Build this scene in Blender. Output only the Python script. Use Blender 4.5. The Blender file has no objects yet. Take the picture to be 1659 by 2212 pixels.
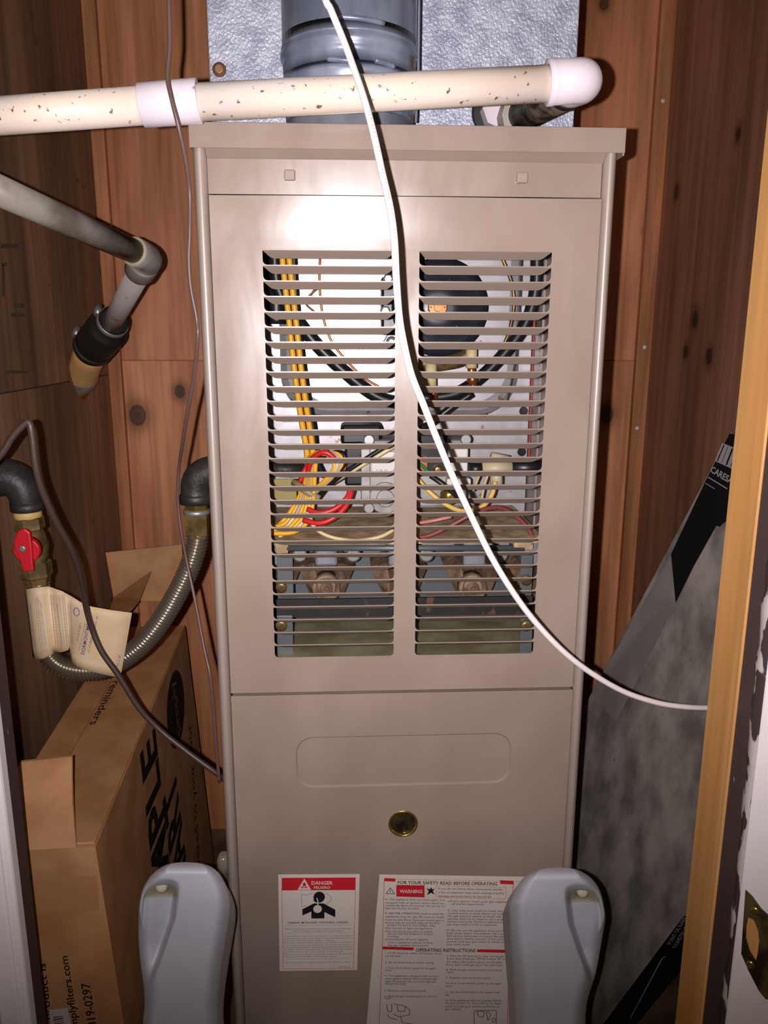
import bpy, math, random
from mathutils import Vector as V, Matrix
random.seed(7)
SC = bpy.context.scene
COL = SC.collection
# ---------------------------------------------------------------- camera, light, exposure
CP = V((-.05265, -.70241, 1.0)); PITCH, YAW, ROLL, F = .22419, .04783, .0021, 1700.0
FW = V((math.sin(YAW)*math.cos(PITCH), math.cos(YAW)*math.cos(PITCH), -math.sin(PITCH)))
R0 = V((math.cos(YAW), -math.sin(YAW), 0)); U0 = R0.cross(FW)
RT = R0*math.cos(ROLL) + U0*math.sin(ROLL); UP = -R0*math.sin(ROLL) + U0*math.cos(ROLL)
cam = bpy.data.cameras.new('camera'); cam.sensor_fit = 'VERTICAL'; cam.sensor_height = 24
cam.lens = F/2212*24; cam.clip_start = .01
co = bpy.data.objects.new('camera', cam); COL.objects.link(co)
co.matrix_world = Matrix(((RT.x, UP.x, -FW.x, CP.x), (RT.y, UP.y, -FW.y, CP.y), (RT.z, UP.z, -FW.z, CP.z), (0, 0, 0, 1)))
SC.camera = co
W = bpy.data.worlds.new('world'); SC.world = W; W.use_nodes = True
W.node_tree.nodes['Background'].inputs[0].default_value = (.9, .7, .52, 1)
W.node_tree.nodes['Background'].inputs[1].default_value = .035
def lamp(name, kind, loc, aim, power, col, **kw):
    l = bpy.data.lights.new(name, kind); l.energy = power; l.color = col
    for k, v in kw.items(): setattr(l, k, v)
    o = bpy.data.objects.new(name, l); COL.objects.link(o); o.location = loc
    o.rotation_euler = (V(aim)-V(loc)).to_track_quat('-Z', 'Y').to_euler(); return o
# the telephone's flash, two centimetres left of the lens
FL = CP - RT*.019 + UP*.001
lamp('phone_flash', 'SPOT', FL, FL + FW + UP*.24, 34, (1, .93, .97), spot_size=math.radians(112), spot_blend=1.0, shadow_soft_size=.0025)
# warm lamp of the room behind the photographer
lamp('room_lamp', 'POINT', (-.9, -1.6, 1.7), (0, 0, 1), 9, (1, .74, .52), shadow_soft_size=.12)
SC.view_settings.view_transform = 'Standard'; SC.view_settings.look = 'None'
SC.view_settings.gamma = 1; SC.view_settings.use_curve_mapping = False; SC.view_settings.exposure = 0.0

# ---------------------------------------------------------------- helpers
def ray(px, py): return FW + RT*((px-829.5)/F) - UP*((py-1106)/F)
def P(px, py, Y):
    d = ray(px, py); return CP + d*((Y-CP.y)/d.y)
def PX(px, py, X):
    d = ray(px, py); return CP + d*((X-CP.x)/d.x)
def PP(px, py, o, n):
    d = ray(px, py); return CP + d*((V(o)-CP).dot(n)/d.dot(n))
def mpp(p): return (V(p)-CP).dot(FW)/F          # metres covered by one pixel at p
def lin(c):
    return tuple((x/255/12.92 if x/255 <= .04045 else ((x/255+.055)/1.055)**2.4) for x in c) + (1,)
MATS = {}
def mat(name, c, rough=.5, metal=0, c2=None, scale=(20, 20, 20), lo=.4, hi=.6, detail=4, bump=0, bscale=None, rvar=0, spec=None, coat=0,
        spots=None, emis=None, dist=0, knots=None, kcol=(44, 20, 9), grain=0):
    if name in MATS: return MATS[name]
    m = bpy.data.materials.new(name); m.use_nodes = True; t = m.node_tree; N = t.nodes; L = t.links
    b = N['Principled BSDF']; b.inputs['Base Color'].default_value = lin(c); b.inputs['Roughness'].default_value = rough
    b.inputs['Metallic'].default_value = metal
    if spec is not None: b.inputs['Specular IOR Level'].default_value = spec
    if coat: b.inputs['Coat Weight'].default_value = coat; b.inputs['Coat Roughness'].default_value = .1
    tc = N.new('ShaderNodeTexCoord')
    def noise(sc, det=4, d=0):
        mp = N.new('ShaderNodeMapping'); mp.inputs['Scale'].default_value = sc; L.new(tc.outputs['Object'], mp.inputs['Vector'])
        n = N.new('ShaderNodeTexNoise'); n.inputs['Scale'].default_value = 1; n.inputs['Detail'].default_value = det
        n.inputs['Distortion'].default_value = d
        L.new(mp.outputs[0], n.inputs['Vector']); return n
    def ramp(src, a, bb):
        r = N.new('ShaderNodeMapRange'); r.inputs['From Min'].default_value = a; r.inputs['From Max'].default_value = bb
        L.new(src, r.inputs['Value']); return r.outputs[0]
    def mix(fac, A, B):
        x = N.new('ShaderNodeMix'); x.data_type = 'RGBA'; L.new(fac, x.inputs['Factor'])
        for s, q in ((x.inputs[6], A), (x.inputs[7], B)):
            if isinstance(q, tuple): s.default_value = q
            else: L.new(q, s)
        return x.outputs[2]
    cur = None
    if c2:
        n = noise(scale, detail, dist); cur = mix(ramp(n.outputs['Fac'], lo, hi), lin(c), lin(c2))
    if grain:
        n = noise((grain*6, grain*6, grain*.25), 3, .4)
        mm = N.new('ShaderNodeMix'); mm.data_type = 'RGBA'; mm.blend_type = 'MULTIPLY'; mm.inputs['Factor'].default_value = .65
        g = N.new('ShaderNodeMapRange'); g.inputs['From Min'].default_value = .35; g.inputs['From Max'].default_value = .6
        g.inputs['To Min'].default_value = .62; g.inputs['To Max'].default_value = 1.08
        L.new(n.outputs['Fac'], g.inputs['Value']); L.new(cur, mm.inputs[6]); L.new(g.outputs[0], mm.inputs[7]); cur = mm.outputs[2]
    for kn in (knots or []):                     # world-space knots (x, z, radius) in an upright board
        cx, cy, cz, kr = kn
        gm = N.new('ShaderNodeNewGeometry'); mp = N.new('ShaderNodeMapping')
        mp.inputs['Location'].default_value = (-cx/kr, -cy/kr, -cz/kr/1.3); mp.inputs['Scale'].default_value = (1/kr, 1/kr, 1/kr/1.3)
        L.new(gm.outputs['Position'], mp.inputs['Vector'])
        ln = N.new('ShaderNodeVectorMath'); ln.operation = 'LENGTH'; L.new(mp.outputs[0], ln.inputs[0])
        q = N.new('ShaderNodeValToRGB'); e = q.color_ramp.elements; e[0].position = .0; e[0].color = (.95, .95, .95, 1); e[1].position = 1; e[1].color = (0, 0, 0, 1)
        for pos, val in ((.2, .85), (.36, .9), (.42, .5), (.5, .45), (.7, .2)):
            z = e.new(pos); z.color = (val, val, val, 1)
        dv = N.new('ShaderNodeMath'); dv.operation = 'MULTIPLY'; dv.inputs[1].default_value = .5; L.new(ln.outputs['Value'], dv.inputs[0])
        L.new(dv.outputs[0], q.inputs[0]); cur = mix(q.outputs[0], cur, lin(kcol))
    if spots:
        sc_, th, col = spots[:3]
        n = noise(sc_ if isinstance(sc_, tuple) else (sc_,)*3, 3)
        cur = mix(ramp(n.outputs['Fac'], th, th+.06), cur or lin(c), lin(col))
    if cur: L.new(cur, b.inputs['Base Color'])
    if bump:
        n = noise(bscale if isinstance(bscale, tuple) else (bscale or 60,)*3, 3)
        bp = N.new('ShaderNodeBump'); bp.inputs['Strength'].default_value = bump; bp.inputs['Distance'].default_value = .002
        L.new(n.outputs['Fac'], bp.inputs['Height']); L.new(bp.outputs[0], b.inputs['Normal'])
    if rvar:
        n = noise((25, 25, 9), 5, .8); r = N.new('ShaderNodeMapRange'); r.inputs['From Min'].default_value = .35; r.inputs['From Max'].default_value = .65
        r.inputs['To Min'].default_value = rough-rvar; r.inputs['To Max'].default_value = rough+rvar
        L.new(n.outputs['Fac'], r.inputs['Value']); L.new(r.outputs[0], b.inputs['Roughness'])
    MATS[name] = m; return m

def catmull(pts, n=6, closed=False):
    pts = [V(p) for p in pts]; out = []; k = len(pts)
    if k < 3: return [pts[0].lerp(pts[1], i/n) for i in range(n+1)]
    for i in range(k-1):
        p0 = pts[max(i-1, 0)]; p1 = pts[i]; p2 = pts[i+1]; p3 = pts[min(i+2, k-1)]
        if i == 0: p0 = p1*2-p2
        if i+2 > k-1: p3 = p2*2-p1
        for j in range(n):
            t = j/n
            out.append(.5*((2*p1)+(p2-p0)*t+(2*p0-5*p1+4*p2-p3)*t*t+(3*p1-p0-3*p2+p3)*t**3))
    out.append(pts[-1]); return out
def frame_of(axis):
    a = V(axis).normalized(); u = a.cross(V((0, 0, 1)))
    if u.length < .05: u = a.cross(V((1, 0, 0)))
    u.normalize(); return a, u, a.cross(u)
class Frame:                                     # flat working plane: o origin, u right, v up, n towards the viewer
    def __init__(s, o, u, v):
        s.o = V(o); s.u = V(u).normalized(); s.n = s.u.cross(V(v)).normalized(); s.v = s.n.cross(s.u)
    def __call__(s, x, y, z=0): return s.o + s.u*x + s.v*y + s.n*z
def rrect(x0, x1, z0, z1, r, n=5):
    out = []
    for cx, cz, a0 in ((x1-r, z1-r, 0), (x0+r, z1-r, 90), (x0+r, z0+r, 180), (x1-r, z0+r, 270)):
        for i in range(n+1):
            a = math.radians(a0+90*i/n); out.append((cx+r*math.cos(a), cz+r*math.sin(a)))
    return out
TXT = {}
def text2d(s, bold):
    k = (s, bold)
    if k not in TXT:
        c = bpy.data.curves.new('text', 'FONT'); c.body = s; c.offset = bold; c.resolution_u = 2
        o = bpy.data.objects.new('text', c); m = o.to_mesh()
        TXT[k] = ([(v.co.x, v.co.y) for v in m.vertices], [tuple(p.vertices) for p in m.polygons])
        o.to_mesh_clear(); bpy.data.objects.remove(o); bpy.data.curves.remove(c)
    return TXT[k]
class MB:
    def __init__(s): s.v = []; s.f = []; s.m = []; s.s = []
    def add(s, vs, fs, mi=0, smooth=False):
        b = len(s.v); s.v += [V(x) for x in vs]
        for f in fs: s.f.append(tuple(b+i for i in f)); s.m.append(mi); s.s.append(smooth)
        return s
    def box(s, x0, x1, y0, y1, z0, z1, mi=0):
        return s.add([(x, y, z) for x in (x0, x1) for y in (y0, y1) for z in (z0, z1)],
                     [(0, 1, 3, 2), (4, 6, 7, 5), (0, 4, 5, 1), (2, 3, 7, 6), (0, 2, 6, 4), (1, 5, 7, 3)], mi)
    def fbox(s, fr, x0, x1, y0, y1, z0, z1, mi=0):
        return s.add([fr(x, y, z) for x in (x0, x1) for y in (y0, y1) for z in (z0, z1)],
                     [(0, 1, 3, 2), (4, 6, 7, 5), (0, 4, 5, 1), (2, 3, 7, 6), (0, 2, 6, 4), (1, 5, 7, 3)], mi)
    def tube(s, pts, r, seg=10, mi=0, cap=True, smooth=True, closed=False, squash=None):
        pts = [V(p) for p in pts]; n = len(pts); rr = r if isinstance(r, (list, tuple)) else [r]*n
        T = [(pts[min(i+1, n-1)]-pts[max(i-1, 0)]).normalized() for i in range(n)]
        if closed: T = [(pts[(i+1) % n]-pts[i-1]).normalized() for i in range(n)]
        _, u, _ = frame_of(T[0]); vs = []
        for i in range(n):
            u = (u - T[i]*u.dot(T[i])).normalized(); w = T[i].cross(u)
            for j in range(seg):
                a = 2*math.pi*j/seg; vs.append(pts[i]+(u*math.cos(a)+w*math.sin(a)*(squash or 1))*rr[i])
        fs = []
        for i in range(n if closed else n-1):
            for j in range(seg):
                a = i*seg+j; b = i*seg+(j+1) % seg; q = ((i+1) % n)*seg
                fs.append((a, b, q+(j+1) % seg, q+j))
        s.add(vs, fs, mi, smooth)
        if cap and not closed:
            b = len(s.v)-len(vs)
            s.f += [tuple(b+j for j in reversed(range(seg))), tuple(b+(n-1)*seg+j for j in range(seg))]; s.m += [mi, mi]; s.s += [False, False]
        return s
    def lathe(s, o, axis, prof, seg=32, mi=0, smooth=True, capa=True, capb=True):
        a, u, w = frame_of(axis); o = V(o); vs = []
        for t, r in prof:
            for j in range(seg):
                q = 2*math.pi*j/seg; vs.append(o+a*t+(u*math.cos(q)+w*math.sin(q))*r)
        fs = [(i*seg+j, i*seg+(j+1) % seg, (i+1)*seg+(j+1) % seg, (i+1)*seg+j) for i in range(len(prof)-1) for j in range(seg)]
        b = len(s.v); s.add(vs, fs, mi, smooth)
        if capa: s.f.append(tuple(b+j for j in reversed(range(seg)))); s.m.append(mi); s.s.append(False)
        if capb: s.f.append(tuple(b+(len(prof)-1)*seg+j for j in range(seg))); s.m.append(mi); s.s.append(False)
        return s
    def prism(s, pts, d, mi=0, smooth=False):
        pts = [V(p) for p in pts]; d = V(d); n = len(pts)
        s.add(pts+[p+d for p in pts], [tuple(range(n)), tuple(n+i for i in reversed(range(n)))], mi)
        b = len(s.v)-2*n
        for i in range(n):
            j = (i+1) % n; s.f.append((b+i, b+n+i, b+n+j, b+j)); s.m.append(mi); s.s.append(smooth)
        return s
    def sheet(s, rows, mi=0, smooth=True, thick=None):
        nr = len(rows); nc = len(rows[0]); vs = [V(p) for r in rows for p in r]
        fs = [(i*nc+j, i*nc+j+1, (i+1)*nc+j+1, (i+1)*nc+j) for i in range(nr-1) for j in range(nc-1)]
        if thick:
            t = V(thick); N = nr*nc; b2 = [p+t for p in vs]; vs2 = vs+b2
            g = fs+[tuple(N+i for i in reversed(f)) for f in fs]
            ed = [(j, j+1) for j in range(nc-1)]+[((nr-1)*nc+j+1, (nr-1)*nc+j) for j in range(nc-1)]
            ed += [((i+1)*nc, i*nc) for i in range(nr-1)]+[(i*nc+nc-1, (i+1)*nc+nc-1) for i in range(nr-1)]
            g += [(a, N+a, N+b, b) for a, b in ed]
            return s.add(vs2, g, mi, smooth)
        return s.add(vs, fs, mi, smooth)
    def text(s, fr, st, x, y, h, w=None, z=.0003, mi=0, bold=.0, align='L', rot=0):
        vs, fs = text2d(st, bold)
        if not vs: return s
        x0 = min(v[0] for v in vs); x1 = max(v[0] for v in vs); k = h/.69; kx = (w/(x1-x0)) if w else k
        wid = (x1-x0)*kx; off = 0 if align == 'L' else (-wid/2 if align == 'C' else -wid)
        c, sn = math.cos(rot), math.sin(rot); out = []
        for a, b in vs:
            X = (a-x0)*kx+off; Y = b*k; out.append(fr(x+X*c-Y*sn, y+X*sn+Y*c, z))
        return s.add(out, fs, mi)
    def poly(s, fr, pts, z=.0003, mi=0): return s.add([fr(x, y, z) for x, y in pts], [tuple(range(len(pts)))], mi)
    def line(s, fr, pts, wd, z=.0003, mi=0, closed=False):
        pts = list(pts)+([pts[0]] if closed else [])
        for (x0, y0), (x1, y1) in zip(pts, pts[1:]):
            d = math.hypot(x1-x0, y1-y0) or 1; nx, ny = -(y1-y0)/d*wd/2, (x1-x0)/d*wd/2
            s.poly(fr, [(x0-nx, y0-ny), (x1-nx, y1-ny), (x1+nx, y1+ny), (x0+nx, y0+ny)], z, mi)
        return s
    def holed(s, fr, outer, holes, t, mi=0):
        c = bpy.data.curves.new('panel', 'CURVE'); c.dimensions = '2D'; c.fill_mode = 'BOTH'; c.extrude = t/2
        for pts in [outer]+holes:
            sp = c.splines.new('POLY'); sp.points.add(len(pts)-1); sp.use_cyclic_u = True
            for q, (x, y) in zip(sp.points, pts): q.co = (x, y, 0, 1)
        o = bpy.data.objects.new('panel', c); m = o.to_mesh()
        s.add([fr(v.co.x, v.co.y, v.co.z-t/2) for v in m.vertices], [tuple(p.vertices) for p in m.polygons], mi)
        o.to_mesh_clear(); bpy.data.objects.remove(o); bpy.data.curves.remove(c); return s
    def build(s, name, mats, parent=None, bevel=0, seg=2, label=None, kind=None):
        if not isinstance(mats, (list, tuple)): mats = [mats]
        xs = [v.x for v in s.v]; ys = [v.y for v in s.v]; zs = [v.z for v in s.v]
        c = V(((min(xs)+max(xs))/2, (min(ys)+max(ys))/2, (min(zs)+max(zs))/2))
        m = bpy.data.meshes.new(name); m.from_pydata([v-c for v in s.v], [], s.f)
        for q in mats: m.materials.append(q)
        m.polygons.foreach_set('material_index', s.m); m.polygons.foreach_set('use_smooth', s.s); m.update()
        o = bpy.data.objects.new(name, m); COL.objects.link(o); put(o, c, parent)
        if bevel:
            b = o.modifiers.new('bevel', 'BEVEL'); b.width = bevel; b.segments = seg; b.limit_method = 'ANGLE'; b.angle_limit = math.radians(40)
        if label: o['label'] = label
        if kind: o['kind'] = kind
        return o
WL = {}
def put(o, w, parent):
    w = V(w); WL[o.name] = w
    if parent: o.parent = parent; o.location = w-WL[parent.name]
    else: o.location = w
def tag(o, label, cat, group=None):
    o['label'] = label; o['category'] = cat
    if group: o['group'] = group
    return o
def thing(name, label, cat, loc, group=None):
    o = bpy.data.objects.new(name, None); o.empty_display_size = .05; COL.objects.link(o); put(o, loc, None); return tag(o, label, cat, group)
def bez(p0, p1, p2, n=8): return [V(p0)*(1-t)**2+V(p1)*2*t*(1-t)+V(p2)*t*t for t in [i/n for i in range(n+1)]]
def arc(o, u, w, r, a0, a1, n=10):
    return [V(o)+V(u)*r*math.cos(math.radians(a0+(a1-a0)*i/n))+V(w)*r*math.sin(math.radians(a0+(a1-a0)*i/n)) for i in range(n+1)]
X_, Y_, Z_ = V((1, 0, 0)), V((0, 1, 0)), V((0, 0, 1))
FRONT = Frame((0, 0, 0), X_, Z_)                 # x right, z up, n = -Y towards the camera
assert FRONT.n.y < 0

# ---------------------------------------------------------------- materials
paint = mat('taupe_enamel', (149, 133, 121), .245, c2=(142, 126, 114), scale=(14, 14, 8), rvar=.05, spec=.75)
paint_in = mat('taupe_enamel_plain', (149, 133, 121), .35)
paint_slat = mat('taupe_enamel_slat', (149, 133, 121), .3)
galv = mat('galvanised_stucco', (204, 208, 222), .42, .3, c2=(172, 177, 194), scale=(60, 60, 60), bump=.9, bscale=(400, 400, 280))
zinc = mat('galvanised_smooth', (150, 152, 160), .32, .4, c2=(122, 128, 138), scale=(30, 30, 30), rvar=.08)
flue = mat('flue_zinc', (150, 158, 174), .3, .3, c2=(120, 128, 146), scale=(40, 40, 14), rvar=.07, spots=((30, 30, 45), .68, (120, 92, 60)))
plate = mat('aluminised_plate', (190, 187, 190), .36, .35, c2=(178, 175, 178), scale=(50, 50, 50), spots=(70, .66, (150, 120, 90)))
pvc = mat('yellowed_pvc', (230, 222, 216), .32, c2=(222, 206, 188), scale=(7, 30, 30), spots=((190, 190, 190), .655, (120, 94, 76)))
pvcw = mat('white_pvc', (218, 208, 214), .34, spots=(60, .66, (110, 92, 80)))
pvcg = mat('grimy_grey_pvc', (150, 142, 132), .4, c2=(112, 102, 90), scale=(22, 22, 22), spots=(60, .68, (58, 48, 40)))
pvct = mat('tan_drain_pvc', (228, 196, 142), .45, c2=(204, 156, 96), scale=(16, 16, 16))
grime = mat('grimy_stub', (96, 84, 70), .5, c2=(34, 28, 24), scale=(70, 70, 70))
rubber = mat('black_rubber', (26, 25, 25), .55, c2=(36, 33, 31), scale=(60, 60, 60))
hose = mat('black_hose', (24, 24, 27), .38)
blackp = mat('black_plastic', (20, 20, 23), .32)
wheelm = mat('dark_blue_black_plastic', (34, 37, 46), .33)
steel = mat('dull_steel', (150, 150, 148), .42, .6)
flexm = mat('corrugated_stainless', (168, 158, 142), .27, .85)
iron = mat('black_iron', (52, 49, 46), .5, .25, c2=(38, 36, 34), scale=(60, 60, 60), bump=.25, bscale=260)
brass = mat('tarnished_brass', (134, 112, 70), .34, .4, c2=(92, 74, 44), scale=(60, 60, 60))
brassb = mat('bright_brass', (186, 158, 82), .25, .9)
teflon = mat('yellow_sealant', (190, 160, 92), .6)
copper = mat('copper', (178, 108, 62), .32, .8)
redp = mat('red_handle', (186, 22, 36), .42)
redw = mat('red_wire', (204, 36, 36), .4); redbr = mat('maroon_wire', (128, 62, 62), .45)
yel = mat('yellow_wire', (232, 170, 34), .42); crm = mat('cream_wire', (206, 190, 140), .45); gryw = mat('grey_wire', (164, 160, 166), .45)
orangew = mat('orange_wire', (206, 104, 50), .45); green = mat('green_wire', (40, 120, 62), .45)
alu = mat('cast_aluminium', (158, 156, 152), .45, .35, c2=(140, 136, 130), scale=(60, 60, 60))
whitep = mat('white_plastic', (214, 210, 204), .4); beige = mat('beige_plastic', (184, 172, 136), .5)
dust = mat('dusty_shelf', (196, 172, 134), .85, c2=(156, 132, 98), scale=(45, 45, 45), spots=(160, .66, (96, 74, 52)), bump=.35, bscale=400)
burn = mat('sooty_burner', (140, 116, 92), .7, c2=(90, 70, 52), scale=(50, 50, 50), spots=(60, .66, (120, 66, 34)))
soot = mat('rusty_black_plate', (30, 26, 24), .6, c2=(18, 16, 15), scale=(40, 40, 40), spots=((60, 60, 30), .62, (84, 54, 36)))
pan = mat('stained_pan', (150, 146, 112), .5, c2=(122, 116, 84), scale=(22, 22, 22), spots=(20, .68, (156, 116, 60)))
bluest = mat('blue_grey_steel', (98, 104, 106), .45, .4)
woodb = dict(rough=.62, dist=.6, lo=.36, hi=.64)
KN = []
for kx, ky, kr in ((297, 897, .019), (388, 846, .012), (1305, 8, .010), (1400, 500, .008), (1310, 895, .017)):
    p = P(kx, ky, .749); KN.append((p.x, p.y, p.z, kr))
wback = mat('fir_plywood_back', (226, 154, 104), c2=(180, 114, 72), scale=(10, 10, 1.6), grain=14, knots=KN, **woodb)
KS = []
for kx, ky, kr in ((1593, 290, .009), (1460, 415, .011), (1500, 690, .013), (1530, 770, .012), (1480, 760, .01)):
    p = PX(kx, ky, .502); KS.append((p.x, p.y, p.z, kr))
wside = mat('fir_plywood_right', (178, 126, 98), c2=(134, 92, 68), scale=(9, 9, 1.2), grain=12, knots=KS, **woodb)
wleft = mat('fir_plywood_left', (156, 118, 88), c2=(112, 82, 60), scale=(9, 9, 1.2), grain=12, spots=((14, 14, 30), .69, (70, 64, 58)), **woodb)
batm = mat('fir_batten', (206, 138, 88), c2=(166, 104, 62), scale=(14, 14, 1.5), grain=16, **woodb)
pine = mat('pine_stud', (226, 172, 106), .5, c2=(206, 146, 80), scale=(30, 30, 1.2), lo=.3, hi=.7, grain=10)
jambb = mat('brown_jamb', (78, 62, 60), .4, spots=((120, 120, 26), .70, (190, 184, 182)))
jambw = mat('white_gloss_paint', (238, 230, 228), .3)
chip = mat('chipped_paint_edge', (196, 188, 184), .45, c2=(66, 54, 52), scale=(50, 50, 26), lo=.47, hi=.5)
cardm = mat('brown_cardboard', (198, 146, 98), .75, c2=(180, 128, 82), scale=(18, 18, 18))
cardd = mat('cardboard_shaded', (150, 106, 70), .8, c2=(132, 92, 58), scale=(14, 14, 14))  # cardboard with side shade mixed into its colour, used for the side lettering
ink = mat('black_ink', (16, 15, 15), .6); inkb = mat('blue_ink', (66, 60, 128), .7); inkg = mat('grey_ink', (96, 88, 84), .7); inkr = mat('red_ink', (200, 30, 48), .5)
paper = mat('label_paper', (216, 206, 196), .5); tagp = mat('tan_tag_paper', (212, 190, 152), .65, c2=(198, 172, 130), scale=(20, 20, 20))
tape = mat('clear_tape', (190, 139, 92), .1, coat=1)
stone = mat('grey_slate_print', (164, 155, 148), .5, c2=(112, 106, 98), scale=(26, 26, 16), lo=.36, hi=.64, detail=12, spots=((170, 170, 110), .70, (104, 98, 92)))
stonel = mat('light_slate_print', (152, 145, 141), .5, c2=(128, 122, 118), scale=(16, 16, 10))
cartb = mat('black_carton', (22, 21, 22), .45); cartg = mat('silver_print', (156, 150, 150), .5)
stool = mat('pale_grey_plastic', (174, 177, 184), .42); stoolb = mat('aged_beige_plastic', (168, 160, 138), .5)
cordm = mat('brown_cord', (66, 50, 45), .45); cordt = mat('brown_wire', (92, 70, 66), .4)
cablew = mat('white_cable', (224, 216, 214), .36)
bronze = mat('aged_bronze', (112, 98, 64), .36, .5, c2=(60, 50, 32), scale=(60, 60, 30))
concrete = mat('dusty_floor', (120, 98, 72), .85, c2=(88, 70, 52), scale=(20, 20, 20))
plaster = mat('painted_room_wall', (200, 190, 180), .7)

# ---------------------------------------------------------------- the closet
XL, XR, YB, YF = -.474, .503, .75, -.09
def struct(name, mb, m, parent=None, bevel=0): return mb.build(name, m, parent, bevel, kind=None if parent else 'structure')
back = struct('wall_back', MB().box(XL-.02, XR+.02, YB+.012, YB+.03, 0, 2.3), wback)
for z0, z1 in ((.0, .95), (.9512, 2.3)):
    MB().box(XL, XR, YB, YB+.0125, z0, z1).build('panel', wback, back, .0008, 1)
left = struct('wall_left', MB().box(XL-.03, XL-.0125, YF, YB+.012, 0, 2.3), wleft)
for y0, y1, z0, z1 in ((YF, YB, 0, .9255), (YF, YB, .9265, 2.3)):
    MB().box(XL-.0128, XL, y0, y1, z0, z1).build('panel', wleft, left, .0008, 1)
st_ = MB(); FLW = Frame((XL, 0, 0), Y_, Z_)
lq = lambda a, b: ((PX(a, b, XL)-FLW.o).dot(FLW.u), PX(a, b, XL).z)
for x0, y0, x1, y1 in ((2, 526, 38, 536), (2, 566, 14, 574), (30, 655, 52, 664), (24, 676, 54, 684), (14, 800, 60, 806), (4, 572, 9, 640)):
    st_.poly(FLW, [lq(x0, y0), lq(x1, y0+1), lq(x1, y1), lq(x0, y1+1)], .0004)
st_.build('stamp', mat('faded_stamp_ink', (84, 70, 58), .7), left)
right = struct('wall_right', MB().box(XR+.0125, XR+.03, YF, YB+.012, 0, 2.3), wside)
for y0, y1 in ((YF, YB),):
    MB().box(XR, XR+.0128, y0, y1, 0, 2.3).build('panel', wside, right, .0008, 1)
struct('floor', MB().box(-2, 2, -3, 1, -.03, 0), concrete)
struct('ceiling', MB().box(XL-.03, XR+.03, YF-.11, YB+.03, 2.3, 2.33), wside)
# corner battens
struct('trim_1', MB().box(XL, XL+.022, YB-.014, YB, 0, 2.3), batm, bevel=.001)
tb = struct('trim_2', MB().box(XR-.026, XR, YB-.014, YB, 0, 2.3), batm, bevel=.001)
for px, py in ((1432, 218), (1392, 750), (1376, 925)):
    p = P(px, py, YB-.014); MB().lathe(p, (0, -1, 0), [(-.001, .0038), (.0015, .0038), (.0025, .002)], 12).build('nail', whitep, tb, label='white painted nail head')
# front wall with the door opening
XJR, XJL = .257, -.331
fw = MB(); fw.box(XR+.03, XJR+.02, YF-.10, YF, 0, 2.3); fw.box(XL-.03, XJL-.02, YF-.10, YF, 0, 2.3); fw.box(XJL-.02, XJR+.02, YF-.10, YF, 2.1, 2.3)
struct('wall_front', fw, plaster)
yp = PX(1558, 1800, XJR).y; yb = PX(1598, 1800, XJR).y
tr = struct('trim_3', MB().box(XJR, XJR+.02, yp, YF+.001, 0, 2.1), pine, bevel=.0012)
jb = struct('trim_4', MB().box(XJR+.001, XJR+.02, yb-.004, yp, 0, 2.1), jambb, bevel=.002)
# chipped edge between brown and white paint, uneven along its length
rows = []
for i in range(140):
    z = 2.1*i/139; e = yb + .004*math.sin(z*9)+random.uniform(-.0025, .0025)
    rows.append([(XJR+.0012, e+.004, z), (XJR-.0004, e+.002, z), (XJR-.0012, e-.002, z), (XJR-.0012, yb-.012, z)])
MB().sheet(rows, thick=(.0004, 0, 0)).build('paint_edge', chip, jb)
JO = V((XJR-.0012, yb-.0105, 0)); JU = V((.78, -.63, 0)).normalized(); JF = Frame(JO, JU, Z_)      # white casing, its splay added to catch more of the flash
jw = struct('trim_5', MB().fbox(JF, 0, .16, 0, 2.1, -.02, 0), jambw, bevel=.002)
# strike plate screwed to the white jamb
out = [(1611, 1921), (1625, 1934), (1645, 1962), (1672, 1986), (1700, 2010), (1706, 2140), (1690, 2160), (1655, 2156), (1640, 2138), (1618, 2095), (1602, 2058), (1606, 1990)]
hol = [(1617, 1979), (1629, 1985), (1638, 2006), (1641, 2030), (1637, 2060), (1633, 2074), (1620, 2052), (1612, 2025), (1613, 2000)]
f2 = lambda pts: [((PP(a, b, JO, JF.n)-JO).dot(JF.u), PP(a, b, JO, JF.n).z) for a, b in pts]
sp = MB().holed(Frame(JF(0, 0, .0015), JU, Z_), f2(out), [f2(hol)], .0014).build('strike_plate', bronze, jw, .0004, 1, label='aged bronze strike plate')
for a, b in ((1631, 1968), (1621, 2084)):
    MB().lathe(PP(a, b, JF(0, 0, .0015), JF.n), JF.n, [(0, .0036), (.0006, .0034), (.001, .0016)], 12).build('screw', brassb, sp)
MB().poly(JF, f2(hol), .0002).build('mortise', pine, jw)
ywl = PX(30, 1800, XJL).y
struct('trim_6', MB().box(XJL-.02, XJL, ywl, YF, 0, 2.1), jambb, bevel=.002)
struct('trim_7', MB().box(XJL-.16, XJL+.002, ywl-.014, ywl, 0, 2.1).box(XJL-.16, XJL-.004, ywl-.018, ywl-.013, 0, 2.1), jambw, bevel=.003)

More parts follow.
